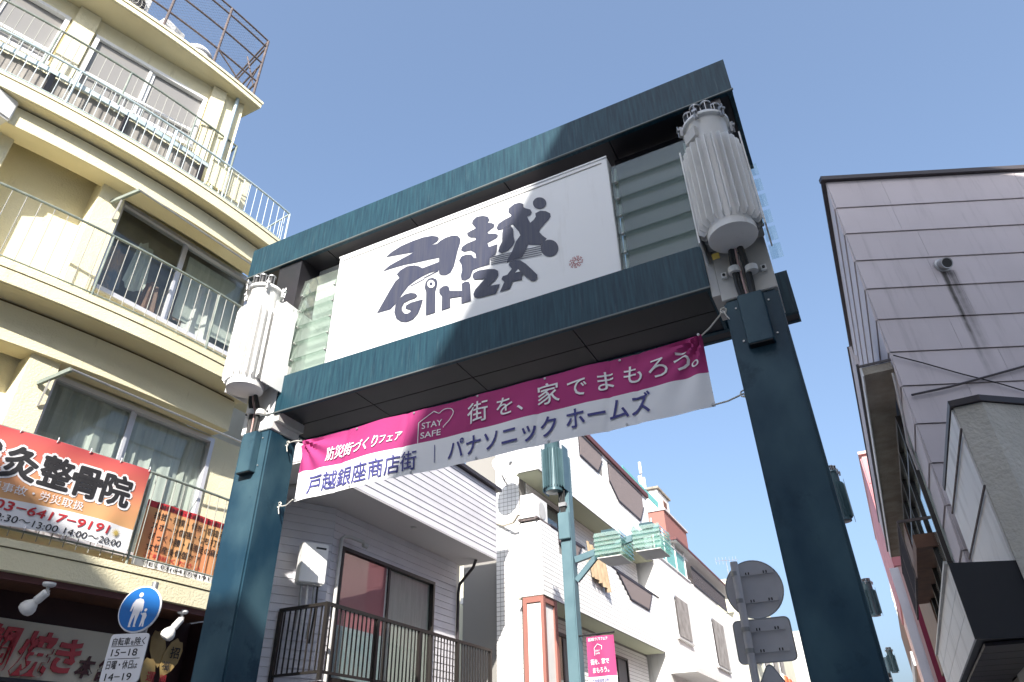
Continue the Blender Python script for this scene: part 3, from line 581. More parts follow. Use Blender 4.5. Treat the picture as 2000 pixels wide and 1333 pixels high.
btext('戸越銀座商店街', -4.47, 3.925, 1.22, 0.20, 'text_navy', bold=0.010)
btext('パナソニック', -2.93, 3.94, 1.02, 0.205, 'text_navy', bold=0.014)
btext('ホームズ', -1.82, 3.955, 0.70, 0.205, 'text_navy', bold=0.014)
stroke([(-3.07, 3.95), (-3.07, 4.12)], 0.008, 'text_navy', cl, 4.652, cloth)
g = MB()
for i in range(7):
    x_ = BX0 + (BX1 - BX0) * i / 6 * 0.992 + 0.015
    for z_ in (BZ1 - 0.018, BZ0 + 0.018):
        p_ = cloth((x_, 4.655, z_)); g.lathe([(0.011, 0), (0.011, 0.003), (0.006, 0.004)], p_, 10, (0, -1, 0))
tag(g.build('eyelet', 'steel', cl), kind='stuff')
for q, lab in (([(BX0, 4.66, 4.50), (-4.72, 4.67, 4.525), (-4.80, 4.70, 4.545), (-4.905, 4.74, 4.565)], 'upper left tie rope of the magenta banner'),
               ([(BX0, 4.66, 3.90), (-4.72, 4.68, 3.865), (-4.82, 4.72, 3.885), (-4.905, 4.77, 3.93)], 'lower left tie rope of the magenta banner'),
               ([(BX1, 4.66, 4.50), (-0.58, 4.62, 4.52), (-0.50, 4.56, 4.55), (-0.44, 4.52, 4.58)], 'upper right tie rope of the magenta banner'),
               ([(BX1, 4.66, 3.90), (-0.56, 4.64, 3.895), (-0.44, 4.60, 3.905)], 'lower right tie rope of the magenta banner')):
    g = MB(); g.tube(q, 0.0065, 6); e = Vector(q[-1])
    g.tube([e + Vector((math.cos(a) * 0.022, 0.006 * math.sin(a), math.sin(a) * 0.028)) for a in np.linspace(0, 6.2, 9)], 0.006, 6)
    g.tube([e, e + Vector((0.01, -0.01, -0.05)), e + Vector((0.03, -0.015, -0.10))], 0.005, 6)
    tag(g.build('tie_rope', 'rope', smooth=True), lab, 'rope', 'ropes of the street banner')

# ================================================================ cream apartment building on the left
def O(y): return ((((0.000184545 * y - 0.00142476) * y - 0.0478759) * y + 0.590255) * y - 8.752121)   # plan line of the bowed balcony edges
YB = thing('apartment_building', 'cream stucco apartment building with bowed balconies', 'building', (-8.5, 4, 0))
def sweep(mb, y0, y1, n, oa, ob, z0, z1):
    vs = []
    for i in range(n + 1):
        y = y0 + (y1 - y0) * i / n; vs += [(O(y) - oa, y, z0), (O(y) - oa, y, z1), (O(y) - ob, y, z1), (O(y) - ob, y, z0)]
    fs = [(4 * i + k, 4 * i + 4 + k, 4 * i + 4 + (k + 1) % 4, 4 * i + (k + 1) % 4) for i in range(n) for k in range(4)]
    return mb.add(vs, fs + [(0, 1, 2, 3), (4 * n + 3, 4 * n + 2, 4 * n + 1, 4 * n)])
def rail_pts(y0, y1, n, off, z): return [(O(y) - off, y, z) for y in np.linspace(y0, y1, n)]
bal = {}
def balusters(parent, y0, y1, step, off, z0, z1, m='baluster', r=0.0055):
    key = (round(z1 - z0, 3), m, r)
    if key not in bal:
        g = MB(); g.tube([(0, 0, 0), (0, 0, z1 - z0)], r, 6); bal[key] = g.mesh('baluster', m)
    k = int((y1 - y0) / step)
    for i in range(k + 1):
        y = y0 + i * step; link('baluster', bal[key], parent, (O(y) - off, y, z0))
YA = 0.6
for z0, zg, z1, ye in ((3.40, 3.605, 3.68, 6.25), (6.28, 6.45, 6.54, 6.1), (8.80, 8.975, 9.025, 6.02)):
    g = MB(); sweep(g, YA, ye, 40, 0.0, 2.6, z0, zg - 0.008); sl = g.build('balcony_slab', 'cream', YB)
    g = MB(); sweep(g, YA, ye, 40, 0.012, 1.59, zg - 0.008, zg + 0.004); g.build('drip_groove', 'groove', sl)
    g = MB(); sweep(g, YA, ye + 0.01, 40, -0.012, 1.59, zg + 0.004, z1); g.build('slab_edge', 'cream', sl)
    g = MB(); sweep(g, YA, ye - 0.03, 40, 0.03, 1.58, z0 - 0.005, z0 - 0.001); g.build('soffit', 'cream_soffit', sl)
# beams under the slabs
for z0, z1, off, ye in ((5.80, 6.274, 0.36, 6.0), (8.47, 8.794, 0.19, 5.95)):
    g = MB(); sweep(g, YA, ye, 36, off, off + 0.32, z0, z1 - 0.03); bm_ = g.build('beam', 'cream', YB)
    g = MB(); sweep(g, YA, ye, 36, off + 0.02, off + 0.3, z1 - 0.03, z1); g.build('beam_joint', 'groove', bm_)
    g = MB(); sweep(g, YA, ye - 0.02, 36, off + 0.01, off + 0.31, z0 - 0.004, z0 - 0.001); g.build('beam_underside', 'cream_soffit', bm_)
# window walls of the second and third floor
w0, w1 = (-7.905, 3.80), (-7.675, 6.10); wv = Vector((w1[0] - w0[0], w1[1] - w0[1])); wL = wv.length; wn = (wv.y / wL, -wv.x / wL); wu = wv / wL
def wp(s): return (w0[0] + wu.x * s, w0[1] + wu.y * s)
e0, e1 = wp(-0.02), wp(wL + 0.15)
for z0, z1, a, b in ((3.681, 5.80, 3.95, 5.765), (6.541, 8.60, 7.06, 8.56)):
    wall_holes('wall', 'cream', YB, e0, e1, z0, z1, wn, 0.16, [(0.04, wL - 0.02, a, b)])
    window(YB, wp(0.03), wp(wL - 0.05), a + 0.005, b - 0.005, wn, 'alu', 'pane', (0.475,), 'curtain' if a < 5 else None, fw=0.055, inset=0.05)
    g = MB(); d = Vector((*wn, 0)); c = Vector((*wp(wL / 2), (a + b) / 2)) - d * (0.45 if a > 5 else 0.45); g.obox(c, Vector((*wu, 0)) * 1.3, d * 0.02, (0, 0, 1.1)); g.build('room_back', 'room', YB)
    # pier on the left of the window and the recess beyond it
    g = MB(); g.prism([(-7.735, 3.46, z0), (-7.68, 3.765, z0), (-8.1, 3.80, z0), (-8.25, 3.55, z0)], (0, 0, z1 - z0 - 0.002)); g.build('pier', 'cream', YB)
    g = MB(); g.prism([(-8.10, 2.30, z0), (-8.05, 2.46, z0), (-8.5, 2.6, z0), (-8.6, 2.35, z0)], (0, 0, z1 - z0 - 0.002)); g.build('pier', 'cream', YB)
    g = MB(); g.prism([(-8.47, 2.30, z0), (-8.00, 3.70, z0), (-8.20, 3.78, z0), (-8.75, 2.35, z0)], (0, 0, z1 - z0 + 0.15)); g.build('recess_wall', 'cream', YB)
    g = MB(); g.prism([(-9.2, 0.6, z0), (-8.06, 2.32, z0), (-8.5, 2.45, z0), (-9.6, 0.8, z0)], (0, 0, z1 - z0 - 0.002)); g.build('wall', 'cream', YB)
    g = MB(); g.prism([(*e1, z0), (-7.50, 7.35, z0), (-7.9, 7.40, z0), (-8.0, 6.15, z0)], (0, 0, z1 - z0 - 0.002)); g.build('pier', 'cream', YB)
# clothes and boxes behind the third floor window
T = thing('laundry', 'brown and dark clothes hanging behind the third floor window', 'laundry', (-8.0, 4.4, 7.2))
for i, (s, z0, z1, w) in enumerate(((0.25, 7.25, 7.95, 0.34), (0.62, 7.45, 8.28, 0.30), (0.86, 7.15, 7.7, 0.28), (1.25, 7.3, 7.9, 0.4), (1.65, 7.2, 8.1, 0.45), (2.0, 7.5, 8.2, 0.3))):
    g = MB(); c = wp(s); vs = []; N = 8
    for k in range(N + 1):
        q = -w / 2 + w * k / N; dd = -0.13 - 0.05 * (i % 2) + 0.03 * math.sin(k * 1.7 + i)
        vs += [(c[0] + wu.x * q * 1.1 + wn[0] * dd, c[1] + wu.y * q * 1.1 + wn[1] * dd, z0 + 0.05 * math.sin(k + i)), (c[0] + wu.x * q * 0.7 + wn[0] * dd, c[1] + wu.y * q * 0.7 + wn[1] * dd, z1 - abs(q) * 0.5)]
    g.add(vs, [(2 * k, 2 * k + 2, 2 * k + 3, 2 * k + 1) for k in range(N)]); g.build('garment', ('clothes', 'curtain', 'wood', 'clothes', 'white_wall', 'clothes')[i], T, smooth=True)
g = MB(); g.obox(Vector((*wp(1.75), 7.9)) - Vector((*wn, 0)) * 0.14, Vector((*wu, 0)) * 0.5, Vector((*wn, 0)) * 0.004, (0, 0, 0.55)); tag(g.build('net_curtain', 'curtain'), 'pale net curtain in the right half of the third floor window', 'curtain')
g = MB(); g.prism([(-10.2, 0.3, 0), (-9.0, 3.6, 0), (-8.55, 6.2, 0), (-14, 6.3, 0), (-14, 0.3, 0)], (0, 0, 11.4)); g.build('inner_wall', 'cream', YB)
# railings
def railing(y0, y1, off, zb, zt, step, m, posts, rr_=0.017, ret=None, zbot=None, bm='baluster'):
    g = MB(); g.tube(rail_pts(y0, y1, 30, off, zt), rr_, 8); g.tube(rail_pts(y0, y1, 30, off, (zbot or zb + 0.05)), rr_ * 0.6, 6)
    for y in posts: g.tube([(O(y) - off, y, zb), (O(y) - off, y, zt)], rr_ * 0.85, 8)
    if ret:
        e = Vector((O(y1) - off, y1, 0)); q = e + Vector((-ret, 0.10, 0))
        for z in (zt, zb + 0.05): g.tube([e + Vector((0, 0, z)), q + Vector((0, 0, z))], rr_ * 0.9, 8)
        g.tube([e + Vector((0, 0, zb)), e + Vector((0, 0, zt))], rr_, 8)
    r = g.build('railing', m, YB, smooth=True)
    balusters(r, y0 + step / 2, y1 - step / 2, step, off, zb + 0.03, zt - 0.005, bm)
    if ret:
        for k in range(1, int(ret / step)):
            me = list(bal.values())[-1]; link('baluster', me, r, (O(y1) - off - k * step, y1 + 0.10 * k * step / ret, zb + 0.03))
    return r
RF2 = railing(3.0, 6.2, 0.02, 3.68, 4.735, 0.125, 'rail_green', (3.4, 4.86), zbot=3.78)
RF3 = railing(1.9, 6.05, 0.03, 6.54, 7.48, 0.142, 'rail_green', (3.62, 5.12))
RB4 = railing(1.2, 5.98, 0.03, 9.025, 9.70, 0.118, 'rail_blue', (2.6, 3.88, 4.75), ret=0.75, bm='baluster_blue')
RA4 = railing(1.3, 4.93, 0.30, 9.30, 10.47, 0.108, 'rail_green', (2.3, 3.2, 4.2), ret=0.5)
# fourth floor: set-back wall with two windows, parapet and roof slab
def w4(y, z=0): return (-8.21 + (y - 2.45) * 0.3505, y)
n4 = Vector((1, -0.3505)).normalized(); sc4 = math.hypot(1, 0.3505)
a4 = w4(0.9); L4 = (4.80 - 0.9) * sc4
h4 = [((0.95 - 0.9) * sc4, (2.42 - 0.9) * sc4, 10.0, 11.10), ((2.73 - 0.9) * sc4, (4.33 - 0.9) * sc4, 9.9, 11.07)]
wall_holes('wall', 'cream', YB, a4, w4(4.80), 9.026, 11.40, n4, 0.15, h4)
window(YB, w4(1.0), w4(2.41), 10.005, 11.095, n4, 'white_metal', 'pane_grey', (0.5,), None, fw=0.06, bars=(10.3,))
window(YB, w4(2.74), w4(4.32), 9.905, 11.065, n4, 'white_metal', 'pane_grey', (0.5,), None, fw=0.06, bars=(10.27,))
for y0, y1 in ((2.44, 2.71), (4.34, 4.55)):
    g = MB(); p_, q_ = w4(y0), w4(y1); g.prism([(p_[0] + n4.x * 0.06, p_[1] + n4.y * 0.06, 9.03), (q_[0] + n4.x * 0.06, q_[1] + n4.y * 0.06, 9.03), (*q_, 9.03), (*p_, 9.03)], (0, 0, 2.36)); g.build('pier', 'cream', YB)
g = MB(); g.prism([(-7.395, 4.795, 9.03), (-7.35, 4.84, 9.03), (-9.5, 5.6, 9.03), (-9.55, 5.4, 9.03)], (0, 0, 2.37)); g.build('end_wall', 'cream', YB)
g = MB(); sweep(g, 0.6, 5.02, 36, 0.10, 2.4, 11.41, 11.50); rf = g.build('roof_slab', 'cream', YB)
g = MB(); sweep(g, 0.6, 5.035, 36, 0.085, 2.4, 11.508, 11.56); g.build('roof_edge', 'cream', rf)
g = MB(); sweep(g, 0.6, 5.0, 36, 0.115, 2.39, 11.50, 11.508); g.build('drip_groove', 'groove', rf)
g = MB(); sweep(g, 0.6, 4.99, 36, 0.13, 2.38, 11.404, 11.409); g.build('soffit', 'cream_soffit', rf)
g = MB(); g.tube([(-7.36, 4.70, 11.4), (-7.36, 4.70, 9.03)], 0.03, 10); g.build('drainpipe', 'rail_blue', YB, smooth=True)
# blue shelf rail with grey sheeting behind the fourth floor railing
T = thing('balcony_shelf', 'pale blue shelf rail with grey corrugated sheet inside the fourth floor balcony', 'shelf', (-7.6, 3.2, 9.03))
g = MB(); sweep(g, 1.3, 4.5, 24, 0.12, 0.16, 9.50, 9.58); g.build('shelf_rail', 'rail_blue', T)
g = MB(); N = 150; vs = []
for i in range(N + 1):
    y = 1.3 + 3.15 * i / N; o = 0.20 + 0.005 * math.sin(i * 1.3); vs += [(O(y) - o, y, 9.05), (O(y) - o, y, 9.52)]
g.add(vs, [(2 * i, 2 * i + 2, 2 * i + 3, 2 * i + 1) for i in range(N)]); g.build('corrugated_sheet', 'dull_sheet', T, smooth=True)
g = MB()
for y in (1.6, 2.4, 3.3, 4.42): g.box(O(y) - 0.19, O(y) - 0.13, y - 0.03, y + 0.03, 9.026, 9.51)
tag(g.build('shelf_leg', 'dark_panel', T), kind='stuff')
g = MB(); sweep(g, 4.5, 5.06, 8, 0.07, 0.085, 9.20, 9.68); tag(g.build('screen_board', 'cream'), 'cream screen board tied inside the pale blue terrace railing', 'board')
# white air conditioner cabinet under the third slab at the frame edge
T = thing('vent_box', 'white box unit under the third floor slab at the far left', 'unit', (-7.9, 2.1, 8.4))
g = MB(); g.box(-8.2, -7.80, 1.75, 2.25, 8.46, 8.80); g.build('casing', 'white_metal', T, bevel=0.02)
g = MB(); g.box(-8.19, -7.81, 1.77, 2.23, 8.44, 8.458); g.build('grille', 'grey_metal', T)
# laundry pole brackets
def laundry(z, lab):
    T = thing('laundry_pole', lab, 'pole', (-7.3, 5, z), 'laundry poles on the balconies')
    a, b = Vector((-7.70, 3.62, z - 0.03)), Vector((-7.33, 3.72, z + 0.10))
    g = MB(); g.bar(a, b, 0.035, 0.05); g.build('arm', 'rail_green', T); g = MB(); g.bar(a + (b - a) * 0.4, (-7.68, 3.7, z - 0.28), 0.02, 0.02); g.build('strut', 'grey_metal', T)
    g = MB(); g.tube([b, (-7.12, 6.1, z + 0.10)], 0.014, 8); g.build('pole', 'steel', T, smooth=True)
laundry(5.50, 'steel laundry pole on its arm in front of the second floor curtained window'); laundry(8.28, 'steel laundry pole on its arm in front of the third floor window')
# roof fence: rusty pipe cage with chain link
FN = thing('rooftop_fence', 'rusty pipe cage fence with wire netting on the cream roof', 'fence', (-7.5, 3, 11.56))
fz0, fz1, fo = 11.56, 13.28, 0.25
for y in (1.6, 2.45, 3.3, 4.14, 4.92):
    g = MB(); g.tube([(O(y) - fo, y, fz0), (O(y) - fo, y, fz1)], 0.022, 8); g.build('fence_post', 'rust', FN, smooth=True)
for z in (fz1, 13.1, 12.62, 12.1):
    g = MB(); g.tube(rail_pts(1.0, 4.92, 24, fo, z), 0.017, 8); g.build('fence_rail', 'rust', FN, smooth=True)
    g = MB(); g.tube([(O(4.92) - fo, 4.92, z), (-9.0, 5.35, z)], 0.017, 8); g.build('fence_rail', 'rust', FN, smooth=True)
for p_, q_ in (((O(4.14) - fo, 4.14, 12.1), (O(4.92) - fo, 4.92, 11.6)), ((-7.9, 4.98, 13.28), (-7.45, 4.97, 12.1)), ((-7.5, 4.97, 12.6), (-8.2, 5.12, 11.6))):
    g = MB(); g.tube([p_, q_], 0.014, 6); g.build('fence_brace', 'rust', FN, smooth=True)
g = MB(); L = 3.9; H = fz1 - fz0; st = 0.075
def wire(a, b):
    d = (Vector(b) - Vector(a)); s_ = d.cross(Vector((0, 0.3, 1))).normalized() * 0.0017; g.add([Vector(a) - s_, Vector(b) - s_, Vector(b) + s_, Vector(a) + s_], [(0, 1, 2, 3)])
for k in range(int((L + H) / st)):
    for sg in (1, -1):
        n_ = 6; pts = []
        for i in range(n_ + 1):
            z = H * i / n_; y = 1.02 + k * st + (z - H if sg > 0 else -z)
            if 1.02 <= y <= 4.92: pts.append((O(y) - fo - 0.01, y, fz0 + z))
        for a_, b_ in zip(pts[:-1], pts[1:]): wire(a_, b_)
tag(g.build('wire_netting', 'netting', FN), kind='stuff')
# things on the roof
T = thing('rooftop_condenser', 'air conditioner with a round wire fan guard on the cream roof', 'air conditioner', (-7.9, 2.8, 11.56))
g = MB(); g.box(-8.2, -7.78, 2.45, 3.1, 11.6, 12.25); g.build('casing', 'white_metal', T, bevel=0.015)
g = MB()
for r in (0.07, 0.13, 0.19, 0.25): g.tube([(-7.765, 2.78 + r * math.cos(a), 11.93 + r * math.sin(a)) for a in np.linspace(0, 6.283, 20)], 0.005, 5)
for a in np.linspace(0, 6.283, 24): g.tube([(-7.765, 2.78, 11.93), (-7.765, 2.78 + 0.26 * math.cos(a), 11.93 + 0.26 * math.sin(a))], 0.003, 4)
g.build('fan_guard', 'grey_metal', T)
g = MB(); g.lathe([(0.26, 0), (0.26, 0.006)], (-7.779, 2.78, 11.93), 24, (1, 0, 0)); g.build('fan_opening', 'dark_panel', T)
T = thing('rooftop_cabinet', 'plain white cabinet on the cream roof between the netting posts', 'cabinet', (-7.8, 3.4, 11.56))
g = MB(); g.box(-8.1, -7.72, 3.34, 3.72, 11.58, 12.12); g.build('casing', 'white_metal', T, bevel=0.015); g = MB(); g.box(-7.719, -7.712, 3.64, 3.70, 11.62, 12.08); g.build('edge_strip', 'grey_metal', T)
T = thing('water_tank', 'domed pale water tank on the cream roof', 'tank', (-7.75, 4.05, 11.56))
g = MB(); g.lathe([(0.23, 0), (0.24, 0.02), (0.24, 0.34), (0.22, 0.42), (0.16, 0.50), (0.08, 0.54), (0, 0.55)], (-7.72, 4.02, 11.56), 24); g.build('tank_body', 'white_metal', T, smooth=True)
g = MB(); g.lathe([(0.245, 0.28), (0.255, 0.29), (0.255, 0.33), (0.245, 0.34)], (-7.72, 4.02, 11.56), 24); g.build('band', 'steel', T, smooth=True)

# ================================================================ ground floor shop under the cream building
SH = thing('street_shop', 'maroon shop front under the cream apartment building', 'shop', (-7.9, 4.6, 0))
g = MB(); sweep(g, 2.5, 6.3, 24, 0.62, 0.9, 0, 3.36); g.build('wall', 'maroon', SH)
g = MB(); sweep(g, 2.5, 6.25, 24, 0.10, 0.62, 3.355, 3.392); g.build('soffit', 'wood', SH)
g = MB(); sweep(g, 2.5, 6.28, 24, 0.05, 0.10, 3.335, 3.393); g.build('edge_batten', 'roof_brown', SH)
g = MB(); g.prism([(-7.9, 6.3, 0), (-7.05, 6.28, 0), (-7.05, 6.34, 0), (-7.9, 6.36, 0)], (0, 0, 3.35)); g.build('side_wall', 'maroon', SH)
sp0 = Vector((O(3.9) - 0.50, 3.9, 0)); sp1 = Vector((O(5.60) - 0.50, 5.60, 0)); su = (sp1 - sp0).normalized(); sn = Vector((su.y, -su.x, 0))
T = thing('shop_signboard', 'cream shop signboard with raised red brush letters', 'sign', (-7.6, 4.8, 2.55))
g = MB(); g.obox((sp0 + sp1) / 2 + Vector((0, 0, 2.82)), su * (sp1 - sp0).length / 2, sn * 0.03, (0, 0, 0.255)); g.build('board', 'sign_cream', T)
g = MB(); g.obox((sp0 + sp1) / 2 + Vector((0, 0, 2.545)), su * ((sp1 - sp0).length / 2 + 0.02), sn * 0.05, (0, 0, 0.018)); g.build('bottom_frame', 'dark_panel', T)
for ch, s, z, h, w in (('鯛', 0.10, 2.62, 0.42, 0.34), ('焼', 0.43, 2.60, 0.42, 0.36), ('き', 0.80, 2.64, 0.36, 0.26), ('本', 1.05, 2.62, 0.22, 0.19), ('舗', 1.27, 2.61, 0.22, 0.2)):
    o_ = sp0 + su * s + Vector((0, 0, z)); text('letter', ch, 'letter_red' if h > 0.3 else 'letter_side', T, o_, su, (0, 0, 1), w, h, bold=0.03, shear=0.22, extrude=0.03, lift=0.05)
def spot(b, d, lab):
    T = thing('spotlight', lab, 'spotlight', b, 'spotlights under the slab'); b = Vector(b); d = Vector(d).normalized()
    g = MB(); g.lathe([(0.06, 0), (0.06, -0.02), (0.045, -0.035), (0, -0.036)], b, 16); g.build('base', 'white_metal', T, smooth=True)
    e = b + Vector((0, 0, -0.09)); g = MB(); g.tube([b + Vector((0, 0, -0.03)), e], 0.016, 8); g.obox(e, (0.03, 0, 0), (0, 0.012, 0), (0, 0, 0.02)); g.build('knuckle', 'grey_metal', T, smooth=True)
    g = MB(); g.lathe([(0.030, -0.01), (0.040, 0.0), (0.042, 0.10), (0.036, 0.115)], e, 16, d); g.build('holder', 'white_metal', T, smooth=True)
    g = MB(); g.lathe([(0.034, 0.115), (0.05, 0.135), (0.073, 0.17), (0.078, 0.205), (0.066, 0.235), (0.04, 0.25), (0, 0.254)], e, 20, d); g.build('bulb', 'white_wall', T, smooth=True)
spot((-7.17, 4.17, 3.354), (-0.55, -0.25, -0.62), 'unlit white spotlight above the red brush letters'); spot((-7.10, 5.72, 3.354), (-0.35, -0.3, -0.75), 'sunlit white spotlight beside the left gate post')
# gold good-luck board and cloud cut-outs beside the signboard
T = thing('charm_board', 'gold cut-out board with brushed characters beside the road sign', 'board', (-7.45, 5.75, 2.4))
cp = Vector((O(5.8) - 0.42, 5.8, 0)); cu = Vector((0.0, 1, 0)) + Vector((0.06, 0, 0)); cu.normalize(); cn = Vector((cu.y, -cu.x, 0))
def leaf(cx, cz, a, w, h): return [cp + cu * (cx + math.cos(a) * w * x - math.sin(a) * h * y) + Vector((0, 0, cz + math.sin(a) * w * x + math.cos(a) * h * y)) for x, y in ((0, -1), (0.7, -0.55), (1, 0), (0.85, 0.6), (0.4, 0.95), (0, 0.9), (-0.4, 1), (-0.85, 0.65), (-1, 0), (-0.7, -0.55))]
for i, (cx, cz, a, w, h) in enumerate(((-0.05, 2.98, 0.25, 0.10, 0.20), (0.13, 2.90, -0.35, 0.11, 0.22), (-0.12, 2.72, 0.1, 0.09, 0.16))):
    g = MB(); g.prism([p_ + cn * (0.02 + i * 0.012) for p_ in leaf(cx, cz, a, w, h)], cn * 0.008); g.build('board_piece', 'charm', T)
for ch, cx, cz, h, m in (('招', 0.10, 2.90, 0.13, 'text_black'), ('福', 0.03, 2.77, 0.10, 'text_black'), ('運', -0.13, 2.64, 0.11, 'letter_red'), ('開', 0.04, 2.64, 0.09, 'letter_red')):
    text('lettering', ch, m, T, cp + cu * cx + Vector((0, 0, cz)), cu, (0, 0, 1), None, h, bold=0.015, lift=0.056)
T = thing('cloud_board', 'dark maroon cloud cut-out with white outline below the gold board', 'board', (-7.4, 5.8, 2.3))
for i, (cx, cz, r) in enumerate(((-0.14, 2.54, 0.085), (-0.02, 2.50, 0.075), (0.10, 2.49, 0.06), (0.2, 2.52, 0.05))):
    c_ = cp + cu * cx + Vector((0, 0, cz)) + cn * (0.05 + 0.006 * i)
    for rr_, m, l_ in ((r, 'text_white', 0.0), (r * 0.86, 'maroon', 0.003)):
        g = MB(); g.prism([c_ + cn * l_ + cu * rr_ * math.cos(a) + Vector((0, 0, rr_ * math.sin(a))) for a in np.linspace(0, 6.283, 24)[:-1]], cn * 0.004); g.build('cloud_piece', m, T)

# ================================================================ banners on the second floor railing
def rail_cloth(p):
    y, z = p[1], p[2]; v = (4.73 - z) / 0.9
    d = 0.008 * math.sin(y * 7 + v * 2) + 0.006 * math.sin(y * 17 + v) * v + 0.003 * math.sin(v * 11 + y * 7)
    return Vector((O(y) + 0.035 + (p[0] if abs(p[0]) < 1 else 0) + d, y, z))
T = thing('clinic_banner', 'red and amber clinic banner with large outlined characters on the railing', 'banner', (-7.1, 4, 3.8))
g = MB(); NX, NZ = 90, 30; vs = []; fs = []; mi = []
ytop0, ytop1 = 2.9, 4.80
for j in range(NZ + 1):
    for i in range(NX + 1):
        y = ytop0 + (ytop1 - ytop0) * i / NX; z = 4.725 - 0.93 * j / NZ - 0.02 * math.sin((y - 3) * 4) * j / NZ; vs.append(tuple(rail_cloth((0, y, z))))
for j in range(NZ):
    for i in range(NX): fs.append((j * (NX + 1) + i, (j + 1) * (NX + 1) + i, (j + 1) * (NX + 1) + i + 1, j * (NX + 1) + i + 1)); mi.append(0 if j < 22 else 1)
g.v, g.f, g.mi = vs, fs, mi; oc = g.build('cloth', ['banner_orange', 'banner_white'], T, smooth=True)
def otext(body, y, z, w, h, m, lift, **k): return text('lettering', body, m, oc, (0, y, z), (0, 1, 0), (0, 0, 1), w, h, lift=lift, fn=lambda p: rail_cloth((p[0], p[1], p[2])), **k)
for ch, y in (('鍼', 3.05), ('灸', 3.395), ('整', 3.72), ('骨', 4.03), ('院', 4.345)):
    otext(ch, y, 4.225, 0.315, 0.37, 'text_white', 0.004, bold=0.07); otext(ch, y + 0.010, 4.235, 0.29, 0.35, 'text_black', 0.008, bold=0.032)
otext('交通事故・労災取扱', 3.25, 4.09, 0.98, 0.10, 'text_white', 0.006, bold=0.004)
otext('TEL:03−6417−9191', 3.14, 3.915, 1.40, 0.125, 'text_red', 0.006, bold=0.022, shear=0.12)
otext('時間 9:30〜13:00 14:00〜20:00', 3.25, 3.815, 1.46, 0.095, 'text_black', 0.006, bold=0.004, shear=0.1)
g = MB(); c_ = rail_cloth((0, 4.62, 3.955))
for i in range(14):
    a = i / 14 * 6.283; g.add([c_ + Vector((0.012, 0.02 * math.cos(a), 0.02 * math.sin(a))), c_ + Vector((0.012, 0.055 * math.cos(a + .15), 0.05 * math.sin(a + .15))), c_ + Vector((0.012, 0.02 * math.cos(a + .4), 0.02 * math.sin(a + .4))), c_ + Vector((0.012, 0, 0))], [(0, 1, 2, 3)])
g.build('flower_print', 'yellow_tag', oc)
for y in (3.15, 3.45, 3.78, 4.12, 4.45, 4.78):
    for z in (4.735, 3.80):
        p_ = rail_cloth((0.004, y, z)); g = MB(); g.tube([p_ + Vector((0, 0, -0.03)), p_ + Vector((0.012, 0, 0)), p_ + Vector((0, 0.004, 0.025))], 0.005, 5); g.build('tie', 'text_white', T)
T = thing('treatment_banner', 'red and yellow list banner hung behind the balusters beside the gate post', 'banner', (-7.3, 5.6, 3.8))
def in_cloth(p): return Vector((O(p[1]) - 0.13 + (p[0] if abs(p[0]) < 1 else 0) + 0.008 * math.sin(p[1] * 17), p[1], p[2]))
g = MB(); NX, NZ = 40, 10; vs = []; fs = []; mi = []
for j in range(NZ + 1):
    for i in range(NX + 1): vs.append(tuple(in_cloth((0, 4.98 + 1.2 * i / NX, 4.47 - 0.74 * j / NZ))))
for j in range(NZ):
    for i in range(NX): fs.append((j * (NX + 1) + i, (j + 1) * (NX + 1) + i, (j + 1) * (NX + 1) + i + 1, j * (NX + 1) + i + 1)); mi.append(1 if j == 0 else (2 if j == 9 else 0))
g.v, g.f, g.mi = vs, fs, mi; M['list_amber'] = mat('list_amber', (0.68, 0.40, 0.17), 0.7, col2=(0.64, 0.24, 0.11), scale=2); ic = g.build('cloth', ['list_amber', 'text_red', 'banner_white'], T, smooth=True)
for body, z, w, h, m in (('各種健康保険・交通事故・労災取扱い', 4.395, 1.0, 0.062, 'text_black'), ('捻挫・打撲・骨折・寝違え', 4.275, 0.98, 0.092, 'text_black'), ('スポーツ傷害・むち打ち', 4.155, 0.98, 0.092, 'text_black'),
                         ('ぎっくり腰・肩腰足の痛み', 4.035, 1.0, 0.092, 'text_black'), ('女性産後骨盤ケア', 3.915, 0.72, 0.092, 'text_black'), ('ご相談ください', 3.835, 0.75, 0.06, 'text_red'), ('TEL 03(6417)9191', 3.745, 0.9, 0.06, 'text_black')):
    text('lettering', body, m, ic, (0, 5.10, z), (0, 1, 0), (0, 0, 1), w, h, bold=0.008, lift=0.005, fn=lambda p: in_cloth((p[0], p[1], p[2])))

# ================================================================ pedestrian sign
RS = thing('pedestrian_sign', 'round blue pedestrian sign with an adult and child', 'road sign', (-6.06, 4.42, 0))
th = R(20); ru = Vector((math.cos(th), math.sin(th), 0)); rn = Vector((math.sin(th), -math.cos(th), 0)); rc = Vector((-6.06, 4.42, 3.03))
g = MB(); g.tube([rc - rn * 0.05 + ru * 0.05 - Vector((0, 0, 3.03)), rc - rn * 0.05 + ru * 0.05 + Vector((0, 0, 0.25))], 0.03, 12); g.build('pole', 'steel', RS, smooth=True)
g = MB(); g.lathe([(0.202, 0), (0.206, 0.004), (0.206, 0.012), (0.200, 0.016)], rc, 48, rn); g.build('rim', 'sign_face', RS, smooth=True)
g = MB(); g.lathe([(0.193, 0.0165), (0.193, 0.0175)], rc, 48, rn); dk = g.build('disc', 'sign_blue', RS)
SFN = lambda x, z, l: rc + ru * x + Vector((0, 0, z)) + rn * (0.0185 + l)
cir = lambda x, z, r: [(x + r * math.cos(a), z + r * math.sin(a)) for a in np.linspace(0, 6.283, 16)[:-1]]
